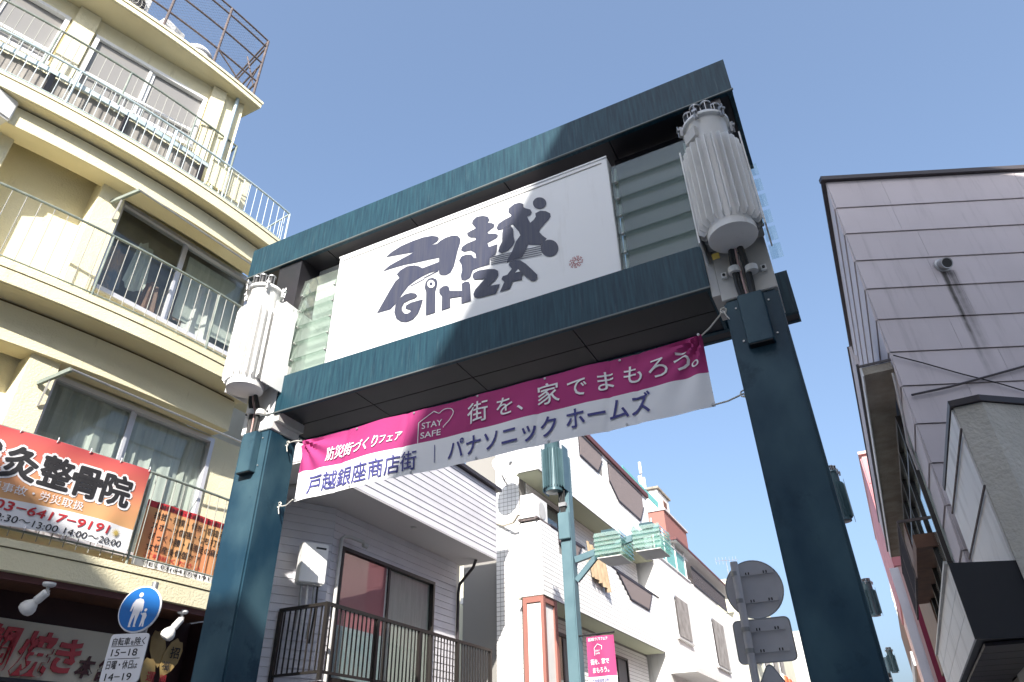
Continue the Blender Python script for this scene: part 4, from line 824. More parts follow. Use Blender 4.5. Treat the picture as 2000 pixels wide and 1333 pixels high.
man = [(-0.055, 0.085), (-0.02, 0.095), (0.015, 0.085), (0.03, 0.06), (0.035, -0.01), (0.022, -0.03), (0.012, -0.01), (0.012, -0.03), (0.0, -0.09), (-0.005, -0.14), (0.004, -0.155), (-0.022, -0.155), (-0.024, -0.09), (-0.03, -0.05), (-0.042, -0.09), (-0.05, -0.14), (-0.042, -0.155), (-0.07, -0.155), (-0.068, -0.09), (-0.062, -0.03), (-0.06, 0.03), (-0.075, -0.02), (-0.09, -0.015), (-0.078, 0.05)]
kid = [(0.055, -0.035), (0.075, -0.035), (0.088, -0.06), (0.085, -0.085), (0.08, -0.09), (0.078, -0.115), (0.08, -0.155), (0.064, -0.155), (0.062, -0.118), (0.052, -0.155), (0.038, -0.155), (0.046, -0.10), (0.045, -0.06), (0.028, -0.03), (0.024, -0.045), (0.044, -0.038)]
flat('figure', [man, cir(-0.015, 0.125, 0.021), kid, cir(0.066, -0.012, 0.014)], 'sign_face', dk, SFN, 0, 0.0004)
T = thing('time_plate', 'white time plate with black lettering below the blue round sign', 'road sign', (-6.06, 4.42, 2.4))
g = MB(); hw, z0, z1, rd = 0.183, 2.415, 2.82, 0.035; pts = []
for cx, cz, a0 in ((hw - rd, z1 - rd, 0), (-hw + rd, z1 - rd, 1.5708), (-hw + rd, z0 + rd, 3.1416), (hw - rd, z0 + rd, 4.7124)): pts += [(cx + rd * math.cos(a0 + k * 0.3927), cz + rd * math.sin(a0 + k * 0.3927)) for k in range(5)]
g.prism([rc - Vector((0, 0, 3.03)) + ru * (x - 0.025) + Vector((0, 0, z)) for x, z in pts], rn * 0.012); pl_ = g.build('plate', 'sign_face', T)
for body, x, z, w, h in (('自転車', -0.165, 2.722, 0.165, 0.072), ('を', 0.008, 2.722, 0.035, 0.042), ('除く', 0.047, 2.722, 0.10, 0.072), ('15−18', -0.15, 2.628, 0.245, 0.082), ('日曜・休日', -0.165, 2.527, 0.245, 0.078), ('は', 0.088, 2.527, 0.04, 0.05), ('14−19', -0.15, 2.430, 0.245, 0.082)):
    text('lettering', body, 'text_black', pl_, rc - Vector((0, 0, 3.03)) + ru * (x - 0.012) + Vector((0, 0, z)), ru, (0, 0, 1), w, h, bold=0.012, lift=0.0135)
g = MB()
for z in (2.714, 2.612): g.obox(rc - Vector((0, 0, 3.03)) + ru * -0.03 + Vector((0, 0, z)) + rn * 0.0132, ru * 0.15, rn * 0.0006, (0, 0, 0.0025))
g.build('rule', 'text_black', pl_)

# ================================================================ lilac siding house behind the left post
WH = thing('siding_house', 'lilac siding house with an overhanging upper storey and black balcony', 'house', (-8.5, 11.5, 0))
def boards(parent, p0, p1, z0, z1, pitch, n, m='siding', th=0.016, holes=(), name='siding_board', seed=0):
    """lapped boards along a wall, each an object; boards are cut at the openings"""
    p0, p1 = Vector((*p0, 0)), Vector((*p1, 0)); u = p1 - p0; L = u.length; u.normalize(); n = Vector((*n, 0)).normalized(); z = z0; Z = Vector((0, 0, 1)); cache = {}
    while z < z1 - 0.01:
        h = min(pitch, z1 - z); zm = z + h / 2; segs = [(0, L)]
        for s0, s1, a, b in holes:
            if a < zm < b: segs = [q for a0, b0 in segs for q in ((a0, min(b0, s0)), (max(a0, s1), b0)) if q[1] - q[0] > 0.02]
        for a0, b0 in segs:
            key = (round(b0 - a0, 3), round(h, 3))
            if key not in cache:
                mb = MB(); ln = b0 - a0
                pr = [n * th * 1.0 + Z * 0.006, n * th * 0.35 + Z * h, Z * h, Z * 0.006]
                mb.prism(pr, u * ln); cache[key] = mb.mesh(name, m)
            link(name, cache[key], parent, p0 + u * a0 + Z * z)
        z += h
def core(name, m, parent, x0, x1, y0, y1, z0, z1):
    g = MB(); g.box(x0, x1, y0, y1, z0, z1); return g.build(name, m, parent)
NX_, NY_ = (1, 0), (0, -1)
core('upper_wall', 'siding', WH, -11, -7.5, 7.6, 14.17, 5.985, 7.60)
boards(WH, (-7.5, 7.6), (-7.5, 14.17), 5.98, 7.60, 0.137, NX_)
core('soffit', 'soffit_grey', WH, -10.9, -7.485, 7.61, 14.16, 5.955, 5.98)
core('roof_edge', 'dark_trim', WH, -11, -7.40, 7.5, 14.30, 7.62, 7.70)
# recessed window wall and the angled heater wall
hw0, hw1 = (-9.55, 7.45), (-8.40, 9.58); hwn = Vector((hw1[1] - hw0[1], -(hw1[0] - hw0[0]))).normalized()
core('wall', 'siding', WH, -8.56, -8.42, 9.6, 9.86, 2.9, 5.953); core('wall', 'siding', WH, -8.56, -8.42, 12.99, 13.93, 2.9, 5.953); core('wall', 'siding', WH, -8.56, -8.42, 9.86, 12.99, 5.33, 5.953); core('wall', 'siding', WH, -8.56, -8.42, 9.86, 12.99, 2.9, 3.10)
boards(WH, (-8.42, 9.6), (-8.42, 13.93), 2.95, 5.95, 0.137, NX_, holes=[(0.26, 3.39, 3.1, 5.33)])
g = MB(); g.prism([(hw0[0], hw0[1], 2.5), (hw1[0], hw1[1], 2.5), (hw1[0] - 0.2, hw1[1] + 0.05, 2.5), (hw0[0] - 0.2, hw0[1] + 0.1, 2.5)], (0, 0, 3.452)); g.build('wall', 'siding', WH)
boards(WH, hw0, hw1, 2.55, 5.95, 0.137, hwn)
core('end_wall', 'white_wall', WH, -11, -8.43, 13.94, 14.1, 0, 5.95); core('lower_wall', 'siding', WH, -10.8, -8.1, 7.7, 13.9, 0, 2.75)
window(WH, (-8.40, 9.86), (-8.40, 12.99), 3.10, 5.33, NX_, 'alu_dark', 'pane', (0.49,), None, fw=0.06)
core('pink_blind', 'red_glass', WH, -8.49, -8.48, 9.92, 11.36, 4.02, 5.28); core('grey_blind', 'curtain', WH, -8.49, -8.48, 11.45, 12.95, 3.12, 5.28); core('blue_blind', 'rail_blue', WH, -8.49, -8.48, 9.92, 11.36, 3.12, 4.015)
g = MB(); g.tube([(-8.33, 9.74, 2.9), (-8.33, 9.74, 5.42), (-8.30, 9.78, 5.47), (-8.25, 9.90, 5.48), (-8.2, 10.2, 5.46)], 0.035, 10); g.lathe([(0.045, 0), (0.05, 0.01), (0.05, 0.10), (0.02, 0.12)], (-8.2, 10.2, 5.42), 12, (0.3, 0.9, -0.2)); g.build('flue_pipe', 'grey_metal', WH, smooth=True)
g = MB(); g.tube([(-7.86, 13.86, 5.95), (-7.95, 13.9, 5.80), (-8.34, 13.96, 5.48), (-8.38, 13.98, 5.3), (-8.38, 13.98, 2.9)], 0.035, 8); g.build('drainpipe', 'dark_trim', WH, smooth=True)
g = MB(); g.tube([(-8.9, 8.15, 2.6), (-8.9, 8.15, 5.75), (-8.75, 8.2, 5.9), (-7.9, 8.35, 5.93)], 0.035, 8); g.build('drainpipe', 'grey_metal', WH, smooth=True)
g = MB(); g.lathe([(0.05, 0), (0.06, -0.004), (0.06, -0.02), (0.03, -0.03)], (-7.79, 11.21, 5.955), 16); g.build('soffit_vent', 'grey_metal', WH, smooth=True)
core('balcony_floor', 'dark_trim', WH, -8.75, -7.78, 8.94, 14.34, 2.86, 2.98)
# black balcony railing
g = MB(); zt, zb = 4.08, 3.10
g.bar((-8.72, 8.9, zt), (-7.72, 8.9, zt), 0.06, 0.05); g.bar((-7.74, 8.88, zt), (-7.74, 14.34, zt), 0.06, 0.05); g.bar((-8.72, 8.9, zb), (-7.74, 8.9, zb), 0.03, 0.04); g.bar((-7.74, 8.9, zb), (-7.74, 14.34, zb), 0.03, 0.04)
for x, y in ((-8.70, 8.9), (-7.74, 8.9), (-7.74, 10.23), (-7.74, 11.54), (-7.74, 12.91), (-7.74, 14.32)): g.box(x - 0.03, x + 0.03, y - 0.03, y + 0.03, 2.985, zt - 0.026)
rl = g.build('railing', 'alu_dark', WH)
g = MB(); g.box(-0.008, 0.008, -0.012, 0.012, 0, zt - zb - 0.046); bme = g.mesh('baluster', 'alu_dark')
for i in range(1, 9): link('baluster', bme, rl, (-8.72 + i * 0.109, 8.9, zb + 0.021))
for i in range(1, 48): link('baluster', bme, rl, (-7.74, 8.9 + i * 0.1135, zb + 0.021))
T = thing('water_heater', 'pale grey gas water heater on the lilac siding wall', 'water heater', (-8.5, 9.2, 4.5))
hu = Vector((hw1[0] - hw0[0], hw1[1] - hw0[1], 0)).normalized(); hn = Vector((*hwn, 0)); hc = Vector((-8.46, 9.14, 4.82)) + hn * 0.13
g = MB(); g.obox(hc, hu * 0.225, hn * 0.11, (0, 0, 0.33)); hb = g.build('casing', 'white_metal', T, bevel=0.012)
g = MB(); g.obox(hc + hn * 0.111 + hu * 0.09 + Vector((0, 0, 0.25)), hu * 0.09, hn * 0.002, (0, 0, 0.016)); g.build('exhaust_slot', 'black', hb)
g = MB(); g.obox(hc + Vector((0, 0, -0.34)), hu * 0.19, hn * 0.08, (0, 0, 0.012)); g.build('bottom_tray', 'grey_metal', hb)
for k, (q, m) in enumerate(((-0.13, 'steel'), (-0.02, 'white_metal'), (0.09, 'steel'), (0.15, 'black'))):
    b_ = hc + hu * q + Vector((0, 0, -0.35)); g = MB(); g.tube([b_, b_ + Vector((0, 0, -0.12)), b_ + hu * 0.02 - hn * 0.03 + Vector((0, 0, -0.30)), b_ - hn * 0.06 + Vector((0, 0, -0.7 - 0.06 * k))], 0.018, 8); g.build('pipe', m, T, smooth=True)

# ================================================================ white tiled building
WT = thing('tiled_building', 'white tiled building with lattice balconies and brown roof edge', 'building', (-8, 20, 0))
YW = 15.42
core('wall', 'grout', WT, -9.5, -7.608, 16.1, 25.6, 0, 11.0)
core('stair_wall', 'grout', WT, -8.36, -7.66, YW + 0.38, 16.09, 0, 10.8)
def balcony(z0, z1, name='balcony'):
    b = core(name, 'grout', WT, -7.45, -6.908, YW + 0.008, 25.6, z0, z1)
    return b
B2 = core('balcony', 'grout', WT, -7.50, -6.908, YW + 0.008, 25.6, 5.372, 7.16)
B3 = core('balcony', 'grout', WT, -7.50, -6.908, YW + 0.008, 25.6, 8.52, 10.86)
def lat3(p): return (18.6 < p[1] < 20.6 and p[2] > 10.12 - abs(p[1] - 19.6) * 0.0 and p[2] > 10.1) or (21.2 < p[1] < 24.9 and p[2] > 9.72 + max(0, (22.0 - p[1])) * 0.9 + max(0, p[1] - 24.3) * 1.2)
def lat2(p): return (16.5 < p[1] < 18.1 and p[2] > 6.62 + max(0, p[1] - 17.5) * 1.0 - 0) or (21.0 < p[1] < 24.6 and p[2] > 6.5 + max(0, (22.2 - p[1])) * 0.5 + max(0, p[1] - 23.9) * 1.2)
ux, uy, uz = (1, 0, 0), (0, 1, 0), (0, 0, 1)
tiles('wall_tiles', [((-6.908, YW + 0.01, 5.372), uy, uz, ux, 10.18, 1.79), ((-7.50, YW + 0.008, 5.372), ux, uz, (0, -1, 0), 0.592, 1.79)], 'tile', B2, skip=lat2)
tiles('wall_tiles', [((-6.908, YW + 0.01, 8.52), uy, uz, ux, 10.18, 2.34), ((-7.50, YW + 0.008, 8.52), ux, uz, (0, -1, 0), 0.592, 2.34)], 'tile', B3, skip=lat3)
tiles('wall_tiles', [((-8.36, YW + 0.38, 3.0), ux, uz, (0, -1, 0), 0.70, 7.8), ((-7.608, 16.1, 3.0), uy, uz, ux, 9.5, 2.3), ((-7.608, 16.1, 7.0), uy, uz, ux, 9.5, 1.5)], 'tile', WT,
      skip=lambda p: p[0] > -7.62 and ((16.9 < p[1] < 19.3 and 3.2 < p[2] < 4.95) or (21.4 < p[1] < 23.4 and 2.9 < p[2] < 4.95) or (17.0 < p[1] < 19.5 and 7.0 < p[2] < 8.3)))
for z in (5.372, 8.52): core('balcony_soffit', 'pale_green', WT, -7.60, -6.93, YW + 0.03, 25.57, z - 0.012, z - 0.002)
core('roof_edge', 'roof_brown', WT, -9.9, -6.82, 17.6, 25.7, 10.95, 11.12); core('roof_band', 'white_wall', WT, -9.8, -6.89, 17.7, 25.62, 10.87, 10.945); core('roof_cap', 'white_wall', WT, -9.8, -6.89, YW, 17.69, 10.87, 10.95)
# lattice grilles in the balcony openings (slats are real bars)
def grille(y0, y1, z0, z1, sl, sr, par):
    g = MB(); zf = lambda y: max(z0, z0 + max(0, y0 + sl - y) * (0.55 if sl else 0), z0 + max(0, y - (y1 - sr)) * (1.1 if sr else 0))
    g.bar((-6.885, y0, z1), (-6.885, y1, z1), 0.05, 0.06); g.bar((-6.885, y0 + sl, z0), (-6.885, y1 - sr, z0), 0.04, 0.05)
    if sl: g.bar((-6.885, y0, zf(y0)), (-6.885, y0 + sl, z0), 0.04, 0.05)
    if sr: g.bar((-6.885, y1 - sr, z0), (-6.885, y1, zf(y1)), 0.04, 0.05)
    gr = g.build('lattice_frame', 'dark_trim', par)
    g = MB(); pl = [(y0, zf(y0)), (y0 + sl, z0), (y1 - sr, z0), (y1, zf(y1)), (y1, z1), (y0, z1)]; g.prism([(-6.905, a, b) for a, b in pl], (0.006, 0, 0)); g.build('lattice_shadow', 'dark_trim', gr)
    N = int((y1 - y0) / 0.10); g = MB()
    for i in range(1, N):
        y = y0 + (y1 - y0) * i / N; g.box(-6.893, -6.870, y - 0.03, y + 0.03, zf(y), z1 - 0.03)
    tag(g.build('lattice_slats', 'lattice', gr), kind='stuff')
grille(18.55, 20.6, 10.1, 10.85, 0.0, 0.5, B3); grille(21.2, 25.0, 9.72, 10.85, 0.8, 0.6, B3); grille(16.5, 18.1, 6.62, 7.15, 0.5, 0.5, B2); grille(21.0, 24.7, 6.52, 7.15, 1.2, 0.6, B2)
g = MB(); g.bar((-6.90, 16.0, 7.20), (-6.90, 18.4, 7.20), 0.05, 0.04); g.bar((-6.90, 20.6, 7.20), (-6.90, 25.6, 7.20), 0.05, 0.04); g.build('parapet_rail', 'dark_trim', B2)
window(WT, (-7.58, 17.0), (-7.58, 19.2), 3.2, 4.95, NX_, 'alu_dark', 'pane', (0.5,), 'wood', fw=0.08); window(WT, (-7.58, 21.5), (-7.58, 23.3), 2.9, 4.95, NX_, 'alu_dark', 'pane', (0.5,), 'curtain', fw=0.06, wave=False); window(WT, (-7.58, 17.1), (-7.58, 19.4), 7.0, 8.3, NX_, 'alu_dark', 'pane', (0.5,), 'curtain', fw=0.06)
core('downpipe', 'redbrown', WT, -7.42, -7.36, 16.55, 16.62, 0, 5.35)
# white pillar panel with a red-brown frame
T = thing('pillar_panel', 'white pillar panel with red-brown frame under the tiled balcony', 'panel', (-7.2, 15.7, 0))
core('panel', 'white_wall', T, -7.40, -6.98, YW + 0.05, YW + 0.75, 0, 5.22)
g = MB(); y_ = YW + 0.03
g.box(-7.46, -7.36, y_ - 0.02, y_ + 0.1, 0, 5.36); g.box(-7.00, -6.92, y_ - 0.02, y_ + 0.1, 0, 5.36); g.box(-7.359, -7.001, y_ - 0.02, y_ + 0.1, 5.23, 5.36); g.box(-6.99, -6.925, y_ + 0.66, y_ + 0.80, 0, 5.36); g.box(-6.985, -6.93, y_ + 0.101, y_ + 0.659, 5.23, 5.36); g.build('frame', 'redbrown', T)
# air conditioner on a bracket, satellite dish, brown cloth
T = thing('wall_condenser', 'white air conditioner on a bracket at the tiled parapet', 'air conditioner', (-7.2, 15.9, 7.25))
core('casing', 'white_metal', T, -7.42, -7.05, 15.35, 16.2, 7.26, 7.86); g = MB()
for i in range(9): g.box(-7.40, -7.07, 15.335, 15.349, 7.30 + i * 0.06, 7.325 + i * 0.06)
g.build('side_grille', 'grey_metal', T); g = MB(); g.lathe([(0.22, 0), (0.22, 0.012)], (-7.049, 15.85, 7.55), 24, (1, 0, 0)); g.build('fan_grille', 'grey_metal', T); g = MB()
for y in (15.4, 16.1): g.bar((-7.5, y, 7.22), (-6.95, y, 7.22), 0.04, 0.05)
g.bar((-6.97, 15.3, 7.22), (-6.97, 16.3, 7.22), 0.04, 0.05); g.bar((-7.45, 15.3, 7.22), (-7.45, 16.3, 7.22), 0.04, 0.05); g.build('bracket', 'rust', T)
g = MB(); g.tube([(-7.45, 15.32, 7.38), (-7.7, 15.5, 7.25), (-8.1, 15.72, 7.3), (-8.4, 15.78, 7.45), (-8.75, 15.78, 7.6)], 0.03, 8); tag(g.build('refrigerant_hose', 'sign_cream', smooth=True), 'beige hose running from the wall air conditioner along the tiles', 'hose')
T = thing('satellite_dish', 'white satellite dish on the corner of the tiled building', 'satellite dish', (-8.1, 15.3, 8.6)); dc = Vector((-7.68, 15.0, 8.55)); da = Vector((0.72, -0.52, 0.45)).normalized()
g = MB(); g.lathe([(0.0, -0.09), (0.16, -0.07), (0.30, -0.015), (0.36, 0.02), (0.365, 0.03), (0.30, 0.0), (0.16, -0.05), (0.0, -0.07)], dc, 28, da); g.build('reflector', 'white_metal', T, smooth=True)
g = MB(); g.tube([dc - da * 0.08, dc - da * 0.2, (-7.9, 15.4, 8.4), (-8.0, 15.79, 8.4)], 0.025, 8); g.build('mast', 'white_metal', T, smooth=True); g = MB(); g.tube([dc + Vector((0, 0, -0.35)), dc + da * 0.42 + Vector((0, 0, -0.18))], 0.012, 6); g.lathe([(0.03, 0), (0.045, 0.05), (0.03, 0.12)], dc + da * 0.44 + Vector((0, 0, -0.16)), 10, -da); g.build('feed_arm', 'steel', T, smooth=True)
T = thing('hanging_cloth', 'tan cloth hung over the tiled balcony behind the street lamp', 'cloth', (-6.85, 19.3, 6.5)); g = MB(); vs = []; N = 30
for i in range(N + 1):
    y = 18.45 + 1.35 * i / N; x = -6.83 + 0.045 * math.sin(i * 0.9); vs += [(x - 0.03, y, 7.42 - 0.004 * i), (x + 0.03 + 0.02 * math.sin(i * 0.9), y + 0.10, 6.42 + 0.05 * math.sin(i * 0.4) - (0.12 if i > 18 else 0))]
g.add(vs, [(2 * i, 2 * i + 2, 2 * i + 3, 2 * i + 1) for i in range(N)]); M['tan'] = mat('tan_cloth', (0.42, 0.32, 0.21), 0.9, col2=(0.34, 0.25, 0.16), scale=5); g.build('cloth', 'tan', T, smooth=True)
# rooftop ribbed shed
T = thing('roof_screen', 'small ribbed metal screen on the tiled building roof', 'screen', (-7.3, 18, 11.1)); g = MB()
for i in range(24): g.box(-7.30, -7.26, 17.7 + i * 0.07, 17.74 + i * 0.07, 11.1, 12.3)
g.box(-7.34, -7.31, 17.65, 19.4, 11.1, 12.3); g.build('ribs', 'grey_metal', T)
# narrow house between the siding house and the tiled building
T = thing('alley_house', 'small white house down the alley behind the black balcony', 'house', (-9.3, 16, 0)); core('wall', 'cream_wall', T, -12, -8.4, 17.0, 19, 0, 7.05); window(T, (-9.66, 16.99), (-9.02, 16.99), 4.62, 5.5, NY_, 'alu_dark', 'pane', (0.5,), 'room', fw=0.06, depth=0.0, inset=-0.11)
g = MB(); g.bar((-11.9, 17.02, 7.5), (-8.6, 17.02, 7.5), 0.05, 0.05); [g.box(x - 0.02, x + 0.02, 17.0, 17.04, 7.05, 7.5) for x in (-11, -10.4, -9.8, -9.2, -8.65)]; g.build('roof_rail', 'white_metal', T)
core('wall_lamp', 'white_metal', T, -10.0, -9.75, 16.8, 16.99, 5.75, 5.9)

# ================================================================ white houses farther along the left side
W3 = thing('white_house', 'bright white house with turquoise netting on its top balcony', 'house', (-7.5, 33, 0))
core('wall', 'white_wall', W3, -10, -6.9, 25.75, 40.5, 0, 8.85); core('upper_wall', 'white_wall', W3, -10, -7.7, 27.5, 40.5, 8.85, 10.0)
for y0, y1, z0, z1 in ((27.6, 29.6, 6.2, 7.7), (33.9, 36.4, 5.9, 7.9)):
    w_ = window(W3, (-6.89, y0), (-6.89, y1), z0, z1, NX_, 'alu', 'pane', (0.5,), 'room', fw=0.07, depth=0.0, inset=-0.13, wave=False)
    core('window_sill', 'grey_metal', W3, -6.888, -6.80, y0 - 0.1, y1 + 0.1, z0 - 0.10, z0 - 0.03)
core('net_screen', 'net', W3, -6.90, -6.88, 25.8, 30.4, 8.9, 9.75); core('net_screen', 'net', W3, -6.97, -6.95, 23.1, 27.6, 11.13, 11.42)
for y in (25.8, 27.3, 28.9, 30.4): g = MB(); g.tube([(-6.87, y, 8.85), (-6.87, y, 10.2)], 0.035, 6); g.build('net_post', 'white_metal', W3)
for z in (8.88, 9.78): g = MB(); g.bar((-6.87, 25.8, z), (-6.87, 31, z), 0.04, 0.05); g.build('net_rail', 'white_metal', W3)
core('eave', 'roof_brown', W3, -9.9, -6.6, 28.4, 40.8, 10.03, 10.12); core('eave_soffit', 'soffit_grey', W3, -9.8, -6.63, 28.45, 40.7, 10.0, 10.028)
core('mansard', 'redbrown', W3, -9.5, -7.6, 31.0, 35.0, 10.13, 12.2); core('mansard_cap', 'soffit_grey', W3, -9.55, -7.52, 30.95, 35.1, 12.21, 12.3)
core('cabinet', 'white_wall', W3, -7.4, -7.0, 28.0, 28.9, 8.95, 9.8)
g = MB(); g.bar((-6.88, 31.6, 9.65), (-6.88, 38.5, 9.65), 0.05, 0.06); g.bar((-6.88, 31.6, 8.92), (-6.88, 38.5, 8.92), 0.05, 0.06); br_ = g.build('black_balcony_rail', 'dark_trim', W3)
g = MB(); [g.box(-6.89, -6.87, 31.6 + i * 0.14, 31.64 + i * 0.14, 8.95, 9.62) for i in range(50)]; tag(g.build('black_balcony_bars', 'dark_trim', br_), kind='stuff')
core('canopy', 'white_wall', W3, -7.2, -6.0, 25.9, 31.5, 4.75, 4.95)
g = MB(); g.tube([(-6.86, 31.2, 8.8), (-6.86, 31.2, 0)], 0.05, 8); g.build('downpipe', 'soffit_grey', W3)
T = thing('roof_turret', 'small white stair turret with flat roof above the turquoise netting', 'turret', (-8.5, 33, 11)); core('wall', 'white_wall', T, -8.95, -8.2, 32.7, 34.7, 12.31, 13.9); core('roof', 'concrete', T, -9.05, -8.1, 32.55, 34.85, 13.92, 14.02); core('window', 'wood', T, -8.199, -8.18, 33.6, 34.2, 12.9, 13.6)
T = thing('antenna_mast', 'white antenna cluster rising above the turquoise netting', 'antenna', (-7.3, 26.8, 11)); g = MB(); g.tube([(-7.3, 26.8, 11.0), (-7.3, 26.8, 12.8)], 0.03, 8); g.build('mast', 'steel', T)
for dx, z0 in ((0, 12.45), (0.1, 11.75), (-0.08, 11.85)): g = MB(); g.tube([(-7.3 + dx, 26.75, z0), (-7.3 + dx, 26.75, z0 + 0.5)], 0.06, 8); g.build('panel_antenna', 'white_metal', T, smooth=True)
T = thing('tv_antenna', 'thin television antenna on the far cream roof', 'antenna', (-7, 40, 11)); g = MB(); g.tube([(-7.4, 44, 11.5), (-7.4, 44, 13.0)], 0.02, 6); g.tube([(-7.9, 43.4, 12.8), (-6.8, 44.6, 13.0)], 0.015, 6)
for k in range(7): q = Vector((-7.9 + k * 0.17, 43.4 + k * 0.19, 12.8 + k * 0.03)); g.tube([q + Vector((0, 0, -0.22)), q + Vector((0, 0, 0.22))], 0.01, 5)
g.build('antenna', 'steel', T)
CB = thing('cream_house', 'pale cream stepped building behind the round road sign', 'house', (-7, 48, 0)); core('wall', 'cream_wall', CB, -12, -6.6, 41.2, 60, 0, 9.4); core('upper_wall', 'cream_wall', CB, -12, -7.0, 43, 58, 9.4, 11.6)
for y0, z0 in ((42.5, 4.4), (45.5, 4.4), (42.5, 7.0), (45.5, 7.0), (49, 7.0), (52, 7.0)): window(CB, (-6.59, y0), (-6.59, y0 + 1.8), z0, z0 + 1.5, NX_, 'alu', 'pane', (0.5,), 'room', fw=0.08, depth=0.0, inset=-0.13, wave=False)
for i, z in enumerate((5.0, 7.6)): 
    g = MB(); g.lathe([(0.55, 0), (0.6, 0.02), (0.6, 0.06), (0.5, 0.08)], (-6.0, 42.0 + i * 0.5, z), 24, (0.2, -1, 0)); g.tube([(-6.0, 42.0 + i * 0.5, z), (-6.6, 42.0 + i * 0.5, z)], 0.04, 6); tag(g.build('round_signboard', 'pale_green', smooth=True), ('lower' if i == 0 else 'upper') + ' round pale green sign projecting from the cream building', 'sign', 'round signs on the cream building')
T = thing('orange_shop', 'orange and white shop front panels behind the triangular sign', 'shop', (-5.5, 46, 0)); core('wall', 'white_wall', T, -7.5, -5.6, 45, 50, 0, 6.6)
for i in range(3): core('orange_panel', 'orange', T, -5.59, -5.5, 45.1 + i * 1.6, 46.0 + i * 1.6, 3.5, 6.5)
T = thing('far_grey_block', 'grey block with window bands at the far end of the street', 'building', (-4.5, 75, 0)); core('wall', 'grey_block', T, -12, -3.6, 72, 90, 0, 13)
for k in range(4): core('window_band', 'alu_dark', T, -3.599, -3.57, 72.5, 89, 2.5 + k * 2.6, 3.6 + k * 2.6)

# ================================================================ lilac sheet-clad building on the right
RB = thing('sheet_clad_building', 'lilac sheet-clad building on the right with dark roof coping', 'building', (2.5, 12, 0))
fa = R(23.5); fe = Vector((math.cos(fa), math.sin(fa), 0)); fn_ = Vector((math.sin(fa), -math.cos(fa), 0)); c0 = Vector((1.13, 9.94, 0))
g = MB(); P = [c0, c0 + fe * 7, c0 + fe * 7 + Vector((-2.8, 8, 0)), Vector((1.13, 21.0, 0))]
g.prism([p + Vector((0, 0, 0)) for p in P], (0, 0, 10.10)); g.build('wall_core', 'dark_trim', RB)
ZC = [10.10, 9.49, 8.93, 8.37, 7.82, 7.255, 6.69, 6.14, 5.56, 5.0, 4.44, 3.88, 3.3]
def sheet(p, u, L, n, z0, z1, cache={}):
    mb = MB(); Z = Vector((0, 0, 1)); h = z1 - z0
    mb.prism([n * 0.030 + Z * 0.010, n * 0.012 + Z * (h - 0.001), n * 0.001 + Z * (h - 0.001), n * 0.001 + Z * 0.010], u * (L - 0.004)); o = link('wall_sheet', mb.mesh('wall_sheet', 'sheet'), RB, p + Z * z0)
random.seed(3)
for zt, zb in zip(ZC[:-1], ZC[1:]):
    s = 0.0
    while s < 6.4:
        L = random.uniform(0.7, 1.5) if s == 0 else random.uniform(1.7, 2.6); L = min(L, 6.6 - s); sheet(c0 + fe * s, fe, L, fn_, zb, zt); s += L
    if zb > 6.5 or zb < 6.5:
        y = 9.94
        while y < 20.9:
            L = min(random.uniform(1.8, 3.0), 21.0 - y); 
            if not (zb < 6.2 and zt > 3.6 and y + L > 11.0): sheet(Vector((1.13, y, 0)), Vector((0, 1, 0)), L, Vector((-1, 0, 0)), zb, zt)
            elif y < 11.0: sheet(Vector((1.13, y, 0)), Vector((0, 1, 0)), 11.0 - y, Vector((-1, 0, 0)), zb, zt)
            y += L
g = MB(); g.obox(c0 + fe * 3.4 + fn_ * 0.03 + Vector((0, 0, 10.145)), fe * 3.5, fn_ * 0.05, (0, 0, 0.04)); g.prism([(1.05, 9.90, 10.105), (1.17, 9.96, 10.105), (1.17, 21, 10.105), (1.05, 21, 10.105)], (0, 0, 0.075)); g.build('roof_coping', 'dark_trim', RB)
# cantilevered concrete balcony with sheet parapet
g = MB(); g.box(0.72, 1.10, 9.94, 20.8, 6.44, 6.56); cb = g.build('balcony_slab', 'concrete', RB)
g = MB(); g.box(0.70, 0.718, 9.93, 20.82, 6.42, 6.60); g.build('slab_trim', 'dirty_white', cb); g = MB(); g.box(0.69, 1.11, 9.92, 9.938, 6.565, 6.60); g.box(0.66, 0.695, 9.93, 20.85, 6.60, 6.63); g.build('slab_flashing', 'dark_trim', cb)
for k, (z0, z1) in enumerate(((6.635, 7.0), (7.0, 7.38))):
    for y0, y1 in ((10.35 + k * 0.4, 13.2), (13.2, 16.5), (16.5, 20.8)): g = MB(); g.box(0.70, 0.74, y0 + 0.003, y1, z0 + 0.006, z1); g.build('parapet_sheet', 'sheet', cb)
g = MB(); g.box(0.68, 0.76, 10.85, 20.85, 7.382, 7.44); g.build('parapet_coping', 'dark_trim', cb)
# street side windows, brown panel and wire guard
g = MB(); g.box(1.02, 1.09, 11.05, 16.5, 6.12, 6.2); g.box(1.02, 1.09, 11.05, 16.5, 5.6, 5.66); g.box(1.02, 1.09, 11.05, 16.5, 3.95, 4.03); [g.box(1.025, 1.085, y, y + 0.07, 4.031, 6.119) for y in (11.05, 12.4, 13.8, 15.1, 16.4)]
wf = g.build('window', 'alu_dark', RB)
for y0 in (11.12, 12.47, 13.87, 15.17):
    g = MB(); g.box(1.06, 1.066, y0, y0 + 1.25, 4.03, 6.12); g.build('pane', 'pane', wf)
g = MB(); g.box(1.10, 1.12, 11.05, 16.5, 4.0, 6.15); g.build('blind', 'curtain', wf)
g = MB(); g.box(1.0, 1.125, 16.6, 20.9, 3.6, 6.15); g.build('brown_panel', 'wood', RB)
g = MB(); g.box(0.8, 1.1, 12.3, 16.9, 4.55, 4.75); sb_ = g.build('brown_shelf', 'wood', RB)
